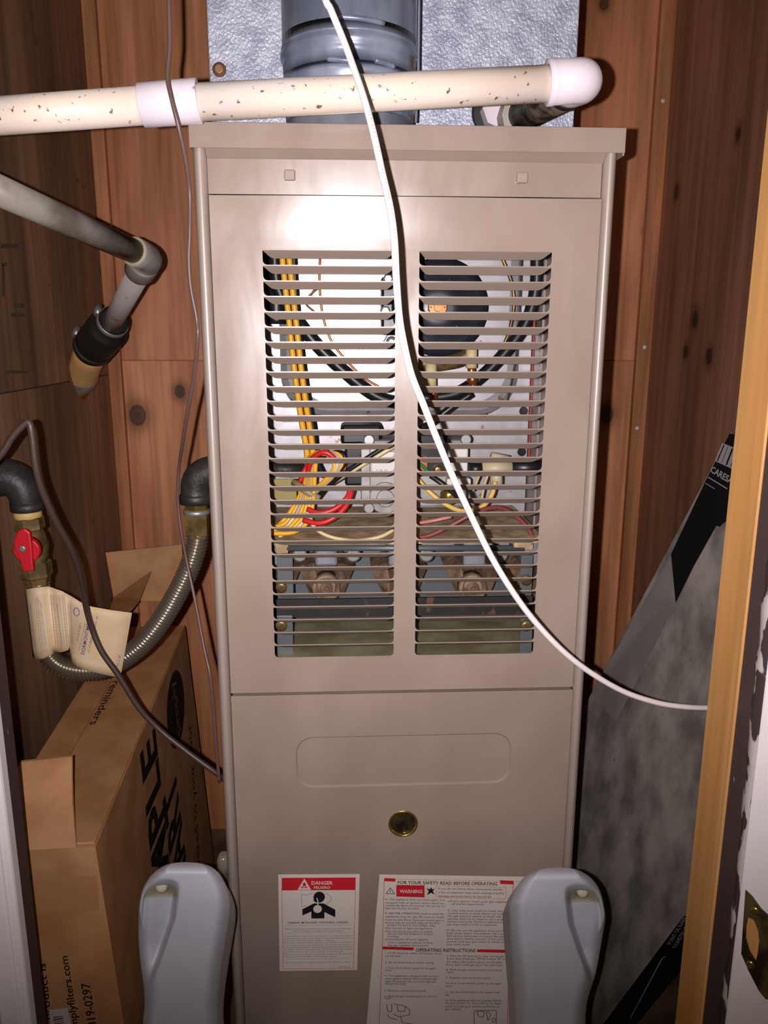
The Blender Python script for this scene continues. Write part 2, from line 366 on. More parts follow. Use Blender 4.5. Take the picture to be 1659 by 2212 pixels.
# ---------------------------------------------------------------- furnace
fu = thing('furnace', 'tall taupe enamelled gas furnace with louvred door in the middle of the closet', 'furnace', (0, .35, 0))
HW, CT = .178, 1.166
post_paint = mat('taupe_enamel_posts', (150, 136, 126), .4, spec=1.0)
def side(sx):
    pr = [(sx*HW, .70), (sx*HW, .012)]
    for i in range(15):
        a = math.radians(i*140/14); pr.append((sx*(HW-.0066+.0066*math.cos(a)), .009-.013*math.sin(a)))
    pr += [(sx*.1662, .004), (sx*.1662, .03)]
    rows = [[(x, y, z) for x, y in pr] for z in (0, .4, .8, 1.1475)]
    mb = MB().sheet(rows); return mb
for sx in (-1, 1): side(sx).build('side_panel', post_paint, fu)
MB().box(-HW+.002, HW-.002, .69, .70, 0, 1.15).box(-HW+.002, HW-.002, .01, .69, 0, .01).build('back_panel', paint_in, fu)
cap = MB().box(-.1785, .1815, -.006, -.0045, 1.1465, CT).box(-.1785, .1815, -.0046, .70, CT-.0015, CT)
cap.box(-.1785, -.177, -.0046, .70, 1.1465, CT).box(.180, .1815, -.0046, .70, 1.1445, CT).build('top_cap', paint, fu, .0006)
# recessed header strip with two square tabs
hd = MB().add([(-.166, -.0046, 1.147), (.166, -.0046, 1.147), (.166, .0035, 1.1398), (-.166, .0035, 1.1398)], [(0, 1, 2, 3)])
rows = [[(-.166+.3315*k/16, .0032-.0022*(1-(abs(-.15+.3315*k/16)/.17)**2)*i/6, 1.1126+.0272*i/6) for k in range(17)] for i in range(7)]
hd.sheet(rows).build('header_panel', paint, fu)
for x in (-.098, .0968):
    z = 1.1272
    MB().box(x-.0046, x+.0046, -.0024, .0025, z-.0042, z+.0042).build('square_tab', paint_in, fu, .0012)
# louvred upper door
DT, DB = 1.1105, .6646
COLS = ((-.1222, -.0098), (.0105, .1244)); Z0, PT, NS = 1.0675, .0127, 29
holes = []
for a, b in COLS:
    for k in range(NS):
        zt = Z0-PT*k; zb = zt-PT+.0009; r = .0036
        pts = [(a, zt), (a, zb+r)]+[(a+r-r*math.cos(math.radians(t)), zb+r-r*math.sin(math.radians(t))) for t in (30, 60, 90)]
        pts += [(b-r+r*math.sin(math.radians(t)), zb+r-r*math.cos(math.radians(t))) for t in (0, 30, 60)]+[(b, zb+r), (b, zt)]
        holes.append(pts)
FD = Frame((0, -.0035, 0), X_, Z_)
door = MB().holed(FD, [(-.1648, DB), (.1648, DB), (.1648, 1.0692), (-.1648, 1.0692)], holes, .0011)
rows = []
for i in range(9):
    z = 1.0690+(DT-1.0690)*i/8; t = i/8
    rows.append([(x, -.0036-.0028*((t*t/.8 if t < .4 else t-.2)/.8)*max(0, 1-(abs(x+.03)/.155)**2)**1.3, z) for x in [-.1648+.3296*k/24 for k in range(25)]])
door.sheet(rows[::-1])
door.box(-.1648, -.1638, -.003, .012, DB, DT).box(.1638, .1648, -.003, .012, DB, DT).box(-.1648, .1648, -.003, .004, DT-.001, DT)
ud = door.build('upper_door', paint, fu)
SL = {}
def slat_mesh(ln):
    sec = [(0, .0006), (.0018, -.0007), (.0058, -.0029), (.0103, -.0058)]
    sec2 = [(.0008, .0006), (.0022, .0001), (.0062, -.0021), (.0107, -.0050)]
    xs = [0, .002, .004, .0065, .009] ; fs = [.05, .3, .62, .92, 1]
    cols = [(x-ln/2, f) for x, f in zip(xs, fs)]+[(ln/2-x, f) for x, f in reversed(list(zip(xs, fs)))]
    mb = MB()
    A = [[(x, -.0032+y*f, z*(f if z < 0 else 1)) for x, f in cols] for y, z in sec]
    B = [[(x, -.0032+y*f+.0003, z*(f if z < 0 else 1)+.0002) for x, f in cols] for y, z in sec2]
    mb.sheet(A); mb.sheet([r[::-1] for r in B]); n = len(cols)
    mb.sheet([A[-1], B[-1]], smooth=False)
    m = bpy.data.meshes.new('slat'); m.from_pydata(mb.v, [], mb.f); m.materials.append(paint_slat)
    m.polygons.foreach_set('use_smooth', mb.s); m.update(); return m
for a, b in COLS:
    m = slat_mesh(b-a)
    for k in range(NS):
        o = bpy.data.objects.new('slat', m); COL.objects.link(o); put(o, ((a+b)/2, 0, Z0-PT*k), ud)
# lower door with pressed recess, sight glass and stickers
rx0, rx1 = P(640, 1630, 0).x, P(1101, 1630, 0).x; rz1, rz0 = P(870, 1581, 0).z, P(870, 1689, 0).z
sg = P(870.5, 1776, -.004); LT = .6630
circ = [(sg.x+.0138*math.cos(i*math.pi/12), sg.z+.0138*math.sin(i*math.pi/12)) for i in range(24)]
ld = MB().holed(Frame((0, -.0065, 0), X_, Z_), [(-.1645, .012), (.1645, .012), (.1645, LT), (-.1645, LT)], [rrect(rx0, rx1, rz0, rz1, .017), circ], .0011)
A = rrect(rx0, rx1, rz0, rz1, .017); Bq = rrect(rx0+.0016, rx1-.0016, rz0+.0016, rz1-.0016, .0155); n = len(A)
ld.add([(x, -.0065, z) for x, z in A]+[(x, -.0048, z) for x, z in Bq], [(i, (i+1) % n, n+(i+1) % n, n+i) for i in range(n)], 0, True)
ld.add([(x, -.0048, z) for x, z in Bq], [tuple(range(n))])
ld.box(-.1645, -.1635, -.006, .012, .012, LT).box(.1635, .1645, -.006, .012, .012, LT).box(-.1645, .1645, -.006, .012, LT-.001, LT)
lod = ld.build('lower_door', paint, fu)
MB().lathe(sg, (0, -1, 0), [(-.001, .0128), (.0028, .0128), (.0032, .0138), (.0028, .0148), (.001, .0149)], 32, capa=False, capb=False).build('sight_ring', brassb, lod, label='thin brass ring of the sight glass')
MB().lathe(sg, (0, -1, 0), [(-.003, .0129), (-.001, .0129)], 28).build('sight_glass', mat('dark_sight_glass', (58, 50, 34), .06, c2=(28, 24, 18), scale=(90, 90, 60), coat=.5), lod, label='dark round sight glass')

# danger sticker
tl, tr_, bl_ = P(601, 1889, -.0066), P(777, 1888, -.0066), P(607, 2096, -.0066); DW, DH = (tr_-tl).length, (bl_-tl).length*1.005
FDg = Frame(tl, tr_-tl, tl-bl_)
c_ = lambda x, y: ((x-135)/1108*DW, -(y-170)/1330*DH)
s = MB(); s.prism([FDg(0, 0, .0002), FDg(DW, 0, .0002), FDg(DW, -DH, .0002), FDg(.0015, -DH, .0002)], FDg.n*-.0002, 0)
q = lambda pts, mi, z=.00035: s.poly(FDg, [c_(*p) for p in pts], z, mi)
q([(183, 213), (183, 382), (1190, 382), (1190, 213)], 1)
q([(490, 222), (398, 375), (585, 375)], 0, .0005)
q([(470, 285), (470, 315), (455, 325), (525, 325), (510, 315), (510, 285), (490, 272)], 1, .0006); q([(440, 345), (445, 352), (540, 335), (535, 328)], 1, .0006); q([(440, 330), (437, 337), (537, 353), (540, 345)], 1, .0006)
s.line(FDg, [c_(183, 380), c_(205, 1470), c_(1188, 1473), c_(1190, 380)], .0004, .0003, 1)
cw = DW/1108
s.text(FDg, 'DANGER', *c_(588, 305), 50*cw*1.05, 288*cw, .0005, 0, .02); s.text(FDg, 'PELIGRO', *c_(622, 360), 36*cw, 220*cw, .0005, 0, .02)
hd_ = [(695+78*math.cos(math.radians(a)), 475-74*math.sin(math.radians(a))) for a in range(-60, 190, 15)]
q(hd_+[(614, 480), (622, 500), (616, 512), (628, 535), (650, 548), (690, 552), (720, 548)], 2)
q([(465, 640), (620, 562), (755, 562), (920, 650), (920, 755), (770, 680), (770, 768), (590, 768), (590, 672), (468, 726)], 2)
q([(675+60*math.cos(i*.4189), 637-54*math.sin(i*.4189)) for i in range(15)], 0, .0005)
s.line(FDg, [c_(676, 590), c_(678, 530), c_(664, 488)], 14*cw, .0005, 0)
s.line(FDg, [c_(*p) for p in ((620, 425), (570, 428), (525, 450), (455, 432), (458, 605), (520, 590))], 5*cw, .0004, 3)
s.line(FDg, [c_(*p) for p in ((780, 432), (820, 440), (860, 480), (855, 530), (810, 555), (790, 580))], 5*cw, .0004, 3)
s.text(FDg, 'CARBON  MONOXIDE  POISONING  HAZARD', *c_(265, 836), 28*cw, 838*cw, .0004, 2, .012)
for y, x0, x1, t in ((918, 230, 1142, 'Special Warning for Installation of Furnaces or Air Handling'), (950, 345, 1028, 'Units in Enclosed Garages or Parking Areas'),
    (1018, 212, 1165, 'Motor vehicles must not be operated in an enclosed garage or'), (1050, 212, 1165, 'parking area because of the danger of Carbon Monoxide (CO)'), (1082, 212, 915, 'poisoning resulting from the exhaust emissions.'),
    (1112, 212, 1165, 'It is recommended that if a furnace or air handler is installed in'), (1145, 212, 1165, 'an enclosed garage or parking area, there must be adequate'),
    (1176, 212, 1165, 'fresh outside ventilation. This ventilation is necessary to avoid'), (1206, 212, 1165, 'the danger of CO poisoning which can occur if a motor vehicle'), (1238, 212, 1042, 'continues to run in an enclosed garage or parking area.'),
    (1272, 212, 1165, 'Harmful emissions can be transmitted throughout the structure'), (1304, 212, 970, 'if the furnace or air handler is operating at any time.'), (1388, 230, 1145, 'CO can cause serious illness including brain damage or death.'), (1458, 985, 1145, '697222-736')):
    s.text(FDg, t, *c_(x0, y), 20*cw, (x1-x0)*cw, .0004, 3)
for y in (862, 968, 1332): s.line(FDg, [c_(235, y), c_(1150, y)], 3*cw, .0004, 3)
s.build('danger_sticker', [paper, inkr, ink, inkg], lod, label='white and red carbon monoxide danger sticker')

# operating instruction sticker
tl = P(820, 1889, -.0067); bx = .0345
k9 = mpp(tl)
FI = Frame(tl+V((0, .0001, 0)), P(1125, 1893.5, -.0066)-P(820, 1888.6, -.0066), Z_)
def ip(x, y):
    p = P(x, y, -.0066)-FI.o; return (p.dot(FI.u), p.dot(FI.v))
R9 = .157
s = MB(); bl = P(809, 2300, -.0066)
s.prism([FI(0, 0, .0002), FI(R9-tl.x, 0, .0002), FI(R9-tl.x, bl.z-tl.z, .0002), FI(bl.x-tl.x, bl.z-tl.z, .0002)], (0, .0002, 0), 0)
def it(t, x0, y, x1, h, mi=2, bold=0, z=.0004):
    a = ip(x0, y); w = ip(x1, y)[0]-a[0]; s.text(FI, t, a[0], a[1], h*mpp(P(x0, y, 0))*1.05, w, z, mi, bold)
def iq(pts, mi, z=.0004): s.poly(FI, [ip(*p) for p in pts], z, mi)
iq([(830, 1896), (830, 1903), (854, 1904), (854, 1897)], 1); iq([(1080, 1901), (1080, 1909), (1109, 1910), (1109, 1902)], 1)
it('FOR YOUR SAFETY READ BEFORE OPERATING', 859, 1909, 1074, 7.5, 2, .012)
s.line(FI, [ip(*p) for p in ((830, 1900), (826, 2048), (818, 2230))], .0005, .0004, 1); s.line(FI, [ip(*p) for p in ((1109, 1906), (1099, 2056), (1096, 2230))], .0006, .0004, 1)
s.line(FI, [ip(*p) for p in ((832, 1898), (1180, 1905))], .0003, .0003, 1)
iq([(856, 1911), (856, 1936), (917, 1938), (917, 1912)], 1); it('WARNING', 863, 1928, 912, 8, 0, .02, .0006)
s.line(FI, [ip(843, 1917), ip(834, 1930), ip(852, 1930)], .0006, .0004, 2, True); s.line(FI, [ip(843, 1921), ip(843, 1927)], .0006, .0004, 2)
iq([(921, 1917), (928, 1921), (931, 1916), (934, 1921), (939, 1918), (935, 1925), (939, 1932), (931, 1928), (922, 1933), (926, 1925)], 2)
s.line(FI, [ip(942, 1913), ip(1093, 1916), ip(1092, 1941), ip(942, 1938)], .0003, .0004, 1, True)
for i, t in enumerate(('If you do not follow these instructions exactly,', 'a fire or explosion may result causing property', 'damage, personal injury or loss of life.')): it(t, 947, 1921+8*i, (1086, 1089, 1062)[i], 5)
for y, x0, x1, t in ((1944, 832, 960, 'A. This appliance does not have a pilot. It is'), (1951, 832, 960, 'equipped with an ignition device which au-'), (1957, 832, 960, 'tomatically lights the burners. Do not try to'), (1963, 832, 905, 'light the burners by hand.'),
    (1974, 832, 959, 'B. BEFORE OPERATING smell around the'), (1981, 832, 958, 'appliance area for gas. Be sure to smell'), (1988, 832, 959, 'next to the floor because some gas is'), (1994, 832, 952, 'heavier than air and will settle on the floor.'), (2000, 835, 940, 'WHAT TO DO IF YOU SMELL GAS'),
    (2006, 836, 935, 'Do not try to light any appliance.'), (2013, 836, 935, 'Do not touch any electric switch;'), (2018, 838, 936, 'do not use any telephone in your'), (2024, 838, 862, 'building.'), (2030, 836, 926, 'Immediately call your supplier'), (2037, 838, 934, 'from a neighbor\'s phone. Follow'), (2043, 838, 926, 'the gas suppliers instructions.'),
    (1948, 972, 1097, 'If you cannot reach your gas supplier,'), (1954, 974, 1046, 'call the fire department.'), (1968, 967, 1097, 'C. Use only your hand to move the gas'), (1974, 967, 1097, 'control switch or knob. Never use tools. If'), (1980, 967, 1096, 'the gas control switch or knob will not'), (1986, 966, 1096, 'operate, don\'t try to repair it, call a qualified'), (1992, 966, 1095, 'service technician. Force or attempted re-'), (1998, 966, 1075, 'pair may result in a fire or explosion.'),
    (2011, 965, 1095, 'D. Do not use this appliance if any part has'), (2017, 965, 1095, 'been under water. Immediately call a quali-'), (2023, 965, 1094, 'fied service technician to inspect the appli-'), (2029, 965, 1094, 'ance and to replace any part of the control'), (2035, 964, 1094, 'system and any gas control which has'), (2041, 964, 1016, 'been under water.'),
    (2060, 832, 955, '1. STOP! Read the safety information above'), (2066, 832, 866, 'on this label.'), (2080, 832, 938, '2. Set the thermostat to lowest setting.'), (2092, 832, 942, '3. Turn off all electric power to the appli-'), (2097, 832, 846, 'ance.'), (2109, 832, 948, '4. This appliance is equipped with an auto-'), (2115, 832, 944, 'matic ignition system which automatically'), (2121, 832, 942, 'lights the burners. Do not try to light the'), (2126, 832, 876, 'burners by hand.'), (2141, 831, 920, '5. Remove control access panel.'), (2153, 831, 944, '6. Move the gas control switch or knob to'), (2158, 831, 848, '"OFF".'),
    (2066, 965, 1090, '7. Wait five (5) minutes to clear out any gas.'), (2072, 965, 1090, 'If you then smell gas, STOP! Follow "B" in'), (2079, 964, 1086, 'the safety information above on this label.'), (2085, 964, 1085, 'If you don\'t smell gas, go to the next step.'), (2096, 964, 1084, '8. Move the gas control switch or knob to'), (2102, 964, 980, '"ON".'), (2113, 963, 1060, '9. Replace control access panel.'), (2125, 963, 1084, '10. Turn on all electric power to the appli-'), (2131, 963, 977, 'ance.'), (2144, 962, 1081, '11. Set the thermostat to the desired set-'), (2150, 962, 970, 'ting.'), (2162, 962, 1083, '12. If the appliance will not operate, follow'), (2168, 962, 1084, 'the instructions "To Turn Off Gas To Appli-'), (2175, 962, 1080, 'ance" and call your service technician or'), (2181, 962, 996, 'gas supplier.')):
    it(t, x0, y, x1, 4.6)
for y in (2004, 2011, 2029): iq([(832, y-1), (832, y+1), (834, y+1), (834, y-1)], 2)
iq([(971-3, 1946), (971-3, 1948), (971-1, 1948), (971-1, 1946)], 2)
iq([(827, 2044), (826, 2050), (893, 2052), (894, 2046)], 1); iq([(1031, 2050), (1030, 2056), (1099, 2058), (1099, 2051)], 1)
it('OPERATING INSTRUCTIONS', 898, 2055, 1027, 8, 2, .014)
# little drawings of the gas control at the foot of the sticker
for pts in (((835, 2168), (838, 2185), (846, 2184), (846, 2168)), ((850, 2168), (872, 2172), (885, 2180), (884, 2192), (862, 2196), (850, 2190)), ((858, 2172), (860, 2184), (874, 2184), (876, 2173)), ((836, 2190), (842, 2198), (858, 2202)), ((866, 2196), (868, 2208), (896, 2212))):
    s.line(FI, [ip(*p) for p in pts], .0006, .0004, 2)
for pts in (((1024, 2182), (1072, 2182), (1072, 2212), (1024, 2212)), ((1030, 2184), (1034, 2195), (1044, 2196), (1046, 2184)), ((1050, 2186), (1054, 2204), (1060, 2192), (1054, 2184)), ((1062, 2200), (1068, 2198), (1070, 2206), (1064, 2208))):
    s.line(FI, [ip(*p) for p in pts], .0006, .0004, 2, True)
it('WARNING', 1108, 2120, 1150, 6, 2, .012)
for i, y in enumerate(list(range(2010, 2100, 7))+list(range(2128, 2210, 7))): it('Improper installation, adjustment or service'[:44-(i*7) % 11], 1108, y, 1196-(i*7) % 11, 4.2)
s.build('instruction_sticker', [paper, inkr, ink, inkg], lod, label='cream operating instructions sticker with red bars')

# ---- burner compartment behind the louvres
YP = .28
MB().box(-.176, .176, YP, YP+.002, .10, 1.14).build('vestibule_plate', plate, fu)
for sx in (-1, 1):
    x = P(1152, 900, YP).x
    MB().box(sx*(x+.002), sx*.176, YP-.05, YP-.048, .60, 1.12).box(sx*(x+.002), sx*(x+.0035), YP-.05, YP, .6, 1.12).build('side_flange', paint_in, fu)
cx0, cx1 = P(606, 700, .25).x, P(1128, 700, .25).x; czb = P(860, 898, .25).z
prof = [(.28, -.004), (.262, .0), (.254, .006), (.250, .016)]
rings = [[(x, y, z) for x, z in rrect(cx0+i, cx1-i, czb+i, 1.142-i, .05-i*.5, 8)] for y, i in prof]
cb = MB(); n = len(rings[0])
for a, b in zip(rings, rings[1:]): cb.add(a+b, [(i, (i+1) % n, n+(i+1) % n, n+i) for i in range(n)], 0, True)
cb.add(rings[-1], [tuple(range(n))]); cb.build('collector_box', plate, fu)
for a, b in ((1131, 888), (1045, 898), (1127, 976)):
    p = P(a, b, YP-.0015); MB().lathe(p, (0, -1, 0), [(-.001, .0055), (.0012, .0055)], 18).build('plug_hole', blackp, fu)
# inducer wheel and motor arm
wc = P(951, 664, .19); wr = 105*mpp(wc)
wh = MB().lathe(wc, (0, -1, 0), [(-.03, wr*.96), (-.006, wr), (0, wr*.985), (.004, wr*.80), (.004, wr*.50), (.006, wr*.46), (.006, wr*.24)], 48)
for i in range(6):
    a = math.radians(i*60+12); d = V((math.cos(a), 0, math.sin(a))); wh.tube([wc+d*wr*.26+V((0, -.0055, 0)), wc+d*wr*.93+V((0, -.002, 0))], .0007, 6)
ind = wh.build('inducer_wheel', wheelm, fu, label='round blue-black draft inducer cooling fan')
hc = P(945, 664, .186); MB().lathe(hc, (0, -1, 0), [(.0, .0105), (.0035, .0105), (.004, .0095)], 24).lathe(hc, (0, -1, 0), [(.003, .005), (.009, .0045)], 16).build('hub', copper, ind)
for i in range(6):
    a = i*math.pi/3; p = hc+V((math.cos(a)*.0075, -.0041, math.sin(a)*.0075)); MB().lathe(p, (0, -1, 0), [(-.0005, .0011), (.0002, .0011)], 8).build('bolt', blackp, ind)
arm = [P(895, 782, .20), P(925, 786, .20), P(985, 778, .20), P(1012, 765, .2)]
MB().tube(catmull(arm, 5), .0095, 14).build('motor_arm', brass, fu)
for t, m1 in ((((931, 785), (931, 835)), crm), (((1019, 750), (1018, 795)), crm)):
    MB().tube([P(*t[0], .188), P(*t[1], .188)], .0065, 12).build('tube_sleeve', m1, fu)
for t in (((932, 835), (935, 848), (937, 862), (934, 880)), ((1018, 795), (1020, 815), (1022, 838))):
    q_ = [P(a, b, .188) for a, b in t]; MB().tube(catmull(q_, 5), [.0045+.0018*((i//4) % 2) for i in range(len(catmull(q_, 5)))], 10).build('copper_fitting', copper, fu)
# pressure switch at the left of the wheel
b1 = P(850, 655, .21); MB().box(b1.x-.014, b1.x+.012, .20, .24, b1.z-.035, b1.z+.028).build('pressure_switch', blackp, fu, .003)
for a, b in ((838, 603), (832, 672)): MB().lathe(P(a, b, .20), (0, -1, 0), [(0, .006), (.005, .006), (.006, .004)], 6, smooth=False).build('bolt', steel, fu)
p = P(845, 738, .22); MB().lathe(p, (0, -1, 0), [(0, .0095), (.006, .0095), (.0065, .008)], 6, smooth=False).lathe(p, (0, -1, 0), [(.0064, .0065), (.009, .006), (.0095, .002)], 14).build('hex_nut', steel, fu)
def wire(name, pts, r, m, Y=None, n=6, label=None):
    q_ = [P(a[0], a[1], a[2] if len(a) > 2 else Y) for a in pts]
    return MB().tube(catmull(q_, n), r, 8).build(name, m, fu, label=label)
wire('drain_hose', ((592, 545), (600, 620), (625, 668), (680, 740), (735, 795), (800, 848), (850, 868), (900, 862), (985, 850), (1050, 805), (1105, 745), (1140, 690), (1158, 620), (1160, 540)), .0078, hose, .225, label='long black rubber hose hanging in a curve')
wire('drain_hose', ((582, 540), (590, 600), (596, 640), (598, 700)), .011, hose, .235)
wire('drain_hose', ((1020, 850), (975, 880), (930, 915), (890, 935), (820, 975), (780, 990)), .0042, hose, .17)
wire('sensor_wire', ((692, 545), (690, 610), (697, 680), (715, 735), (745, 775), (785, 815), (830, 842)), .0014, copper, .245)
wire('sensor_wire', ((1082, 550), (1105, 610), (1110, 665), (1095, 730), (1065, 780), (1040, 812), (1010, 835)), .0022, brass, .235)
wire('sensor_wire', ((668, 645), (680, 625), (700, 612), (660, 650), (684, 678)), .0012, redbr, .24)
wire('red_wire', ((1156, 560), (1154, 700), (1150, 800), (1146, 900), (1142, 1000)), .0017, mat('dull_red_wire', (150, 52, 48), .5), .225)
wire('flange_wire', ((1128, 545), (1124, 650), (1120, 740), (1104, 830), (1095, 870)), .0012, iron, .24)
# yellow harness
for k, (dx, dy) in enumerate(((0, 0), (15, 0))):
    wire('yellow_wire', ((608+dx, 540, .19), (614+dx, 600, .19), (624+dx, 690, .19), (636+dx, 800, .19), (650+dx, 900, .18), (662+dx*.9, 970, .17), (664+dx*.7, 1030, .16), (654+dx*.6, 1075, .15), (630+dx*1.2, 1120, .14), (590+dx*1.5, 1142, .13), (540, 1150, .125)), .0034, yel)
wire('black_wire', ((634, 540, .2), (640, 640, .2), (652, 760, .2), (666, 860, .19), (678, 930, .18), (684, 990, .17), (700, 1030, .16)), .0032, hose)
for k in range(7):
    wire('yellow_wire', ((668+k*2.5, 985, .165-.002*k), (660+k*3.2, 1040, .155-.002*k), (640+k*6, 1085, .146-.002*k), (612+k*9, 1125, .138-.002*k), (578+k*9, 1150, .132-.002*k), (530+k*6, 1152, .125-.002*k)), .0026, (yel, yel, gryw, yel, yel, crm, yel)[k])
for k in range(5):
    wire('looped_wire', ((672+k*4, 1062+k*3, .15), (700+k*5, 1040-k*2, .14), (722+k*6, 1010-k*3, .136), (712+k*5, 985-k*2, .14), (684, 978+k*3, .15), (668, 1000+k*5, .155)), .0026, (yel, crm, gryw, yel, hose)[k])
wire('cream_wire', ((690, 1060, .15), (740, 1030, .135), (790, 1000, .13), (850, 965, .13), (905, 935, .14)), .0024, crm)
wire('black_wire', ((680, 1075, .15), (740, 1025, .133), (800, 985, .128), (850, 955, .128), (930, 915, .14)), .0026, hose)
wire('orange_wire', ((735, 980, .15), (745, 995, .145), (742, 1015, .145)), .0026, orangew)
wire('red_wire', ((664, 1020, .15), (676, 990, .14), (700, 977, .135), (722, 990, .135), (728, 1008, .14)), .003, redw)
wire('red_wire', ((757, 1052, .13), (750, 1075, .125), (722, 1100, .12), (690, 1108, .12), (664, 1100, .125)), .003, redw)
wire('red_wire', ((760, 1060, .128), (748, 1092, .12), (722, 1118, .115), (690, 1130, .115), (655, 1124, .12)), .003, redw)
wire('red_wire', ((668, 1000, .155), (656, 1020, .15), (648, 1040, .15)), .003, redw)
wire('cream_wire', ((668, 1110, .125), (680, 1140, .115), (715, 1160, .11), (770, 1168, .108), (820, 1160, .11), (850, 1145, .115)), .0022, crm)
wire('cream_wire', ((598, 1170, .13), (615, 1145, .13), (640, 1110, .135)), .0022, crm)
wire('yellow_wire', ((898, 1030, .13), (925, 1060, .125), (960, 1088, .12), (1000, 1104, .12), (1040, 1095, .125), (1062, 1070, .13), (1070, 1040, .135)), .0027, mat('pale_yellow_wire', (214, 178, 92), .45), label='pale yellow wire')
wire('maroon_wire', ((896, 1162, .12), (930, 1156, .115), (980, 1132, .112), (1030, 1106, .112), (1075, 1096, .12), (1110, 1112, .125), (1140, 1140, .125), (1152, 1168, .125)), .0026, redbr)
wire('maroon_wire', ((905, 1130, .13), (940, 1124, .125), (975, 1116, .125)), .002, mat('pink_wire', (196, 120, 116), .45))
wire('cream_wire', ((1022, 1060, .14), (1032, 1035, .135), (1038, 1020, .13)), .0014, crm); wire('cream_wire', ((1040, 1082, .14), (1046, 1050, .135), (1054, 1025, .13)), .0014, crm)
wire('black_wire', ((930, 1028, .12), (955, 1045, .115), (985, 1070, .115), (1010, 1095, .12)), .0028, hose)
wire('green_wire', ((900, 1000, .14), (912, 1006, .135), (925, 1020, .13)), .002, green)
# gas valve
g0, g1 = P(784, 1100, .16), P(1012, 950, .16)
gv = MB().box(g0.x, g1.x, .16, .21, g0.z, g1.z).build('gas_valve', alu, fu, .004)
def gbox(name, x0, x1, y0, y1, Ya, Yb, m, bev=.0015, par=None):
    a, b = P(x0, y1, Ya), P(x1, y0, Ya); return MB().box(a.x, b.x, Ya, Yb, a.z, b.z).build(name, m, par or fu, bev)
gbox('valve_label', 803, 858, 976, 1024, .155, .16, whitep, .0005, gv)
FV = Frame((0, .1549, 0), X_, Z_); a = P(812, 1020, .1549)
MB().text(FV, 'E', a.x-.002, P(812, 994, .155).z, .002, mi=0).text(FV, '2 25 12', a.x, a.z, .003).build('label_print', ink, gv)
for a, b, r, dy in ((832, 1075, .018, .0), (832, 1075, .010, .003)):
    p = P(a, b, .16)-V((0, dy, 0)); MB().lathe(p, (0, -1, 0), [(0, r), (.0025, r), (.003, r-.001)], 32).build('regulator_cap', alu, gv)
p = P(832, 1075, .154); MB().lathe(p, (0, -1, 0), [(0, .002), (.0012, .002)], 12).build('screw', steel, gv)
for a, b in ((797, 950), (1006, 949), (797, 1097)):
    p = P(a, b, .158); MB().lathe(p, (0, -1, 0), [(0, .0062), (.002, .0062), (.003, .005)], 20).lathe(p, (0, -1, 0), [(.0028, .0028), (.0034, .0028)], 6).build('valve_screw', steel, gv)
gbox('valve_coil', 736, 826, 918, 962, .165, .20, blackp, .004); gbox('valve_coil', 745, 795, 940, 1050, .17, .21, blackp, .003)
gbox('valve_coil', 905, 968, 938, 1030, .145, .16, blackp, .002); gbox('valve_bracket', 780, 800, 960, 1090, .152, .17, alu, .001)
gbox('igniter_plate', 968, 1012, 968, 1024, .15, .158, whitep, .002); gbox('terminal_block', 900, 925, 985, 1025, .14, .15, copper, .001)
p = P(946, 1015, .144); MB().lathe(p, (0, -1, 0), [(0, .0055), (.003, .0055), (.0034, .002)], 16).build('brass_screw', brassb, fu)
p = P(971, 1070, .15); MB().lathe(p, (0, -1, 0), [(0, .011), (.004, .011), (.010, .008), (.012, .003)], 20).build('brass_plug', brassb, fu)
gbox('valve_knob', 965, 1018, 1034, 1050, .145, .16, whitep, .002)
MB().tube([P(1012, 1013, .15), P(1045, 1013, .15)], .0068, 14).build('black_pipe', hose, fu); MB().tube([P(1095, 1011, .15), P(1185, 1009, .15)], .0082, 16).build('black_pipe', hose, fu)
te = MB().tube([P(1040, 1012, .15), P(1104, 1010, .15)], .0088, 14).tube([P(1072, 1010, .15), P(1072, 1050, .145)], .007, 12); te.tube([P(1060, 985, .148), P(1098, 992, .148)], .0045, 8).build('plastic_tee', beige, fu)
MB().tube([P(560, 1014, .18), P(664, 1014, .18)], .0085, 14).build('black_pipe', iron, fu)
gbox('yellow_bracket', 592, 640, 1035, 1090, .19, .193, mat('olive_plate', (150, 136, 70), .5), .0005)
MB().tube([P(634, 1040, .15), P(660, 1060, .14), P(690, 1078, .137)], .0042, 8).build('cable_tie', mat('tan_clip', (150, 134, 96), .5), fu)
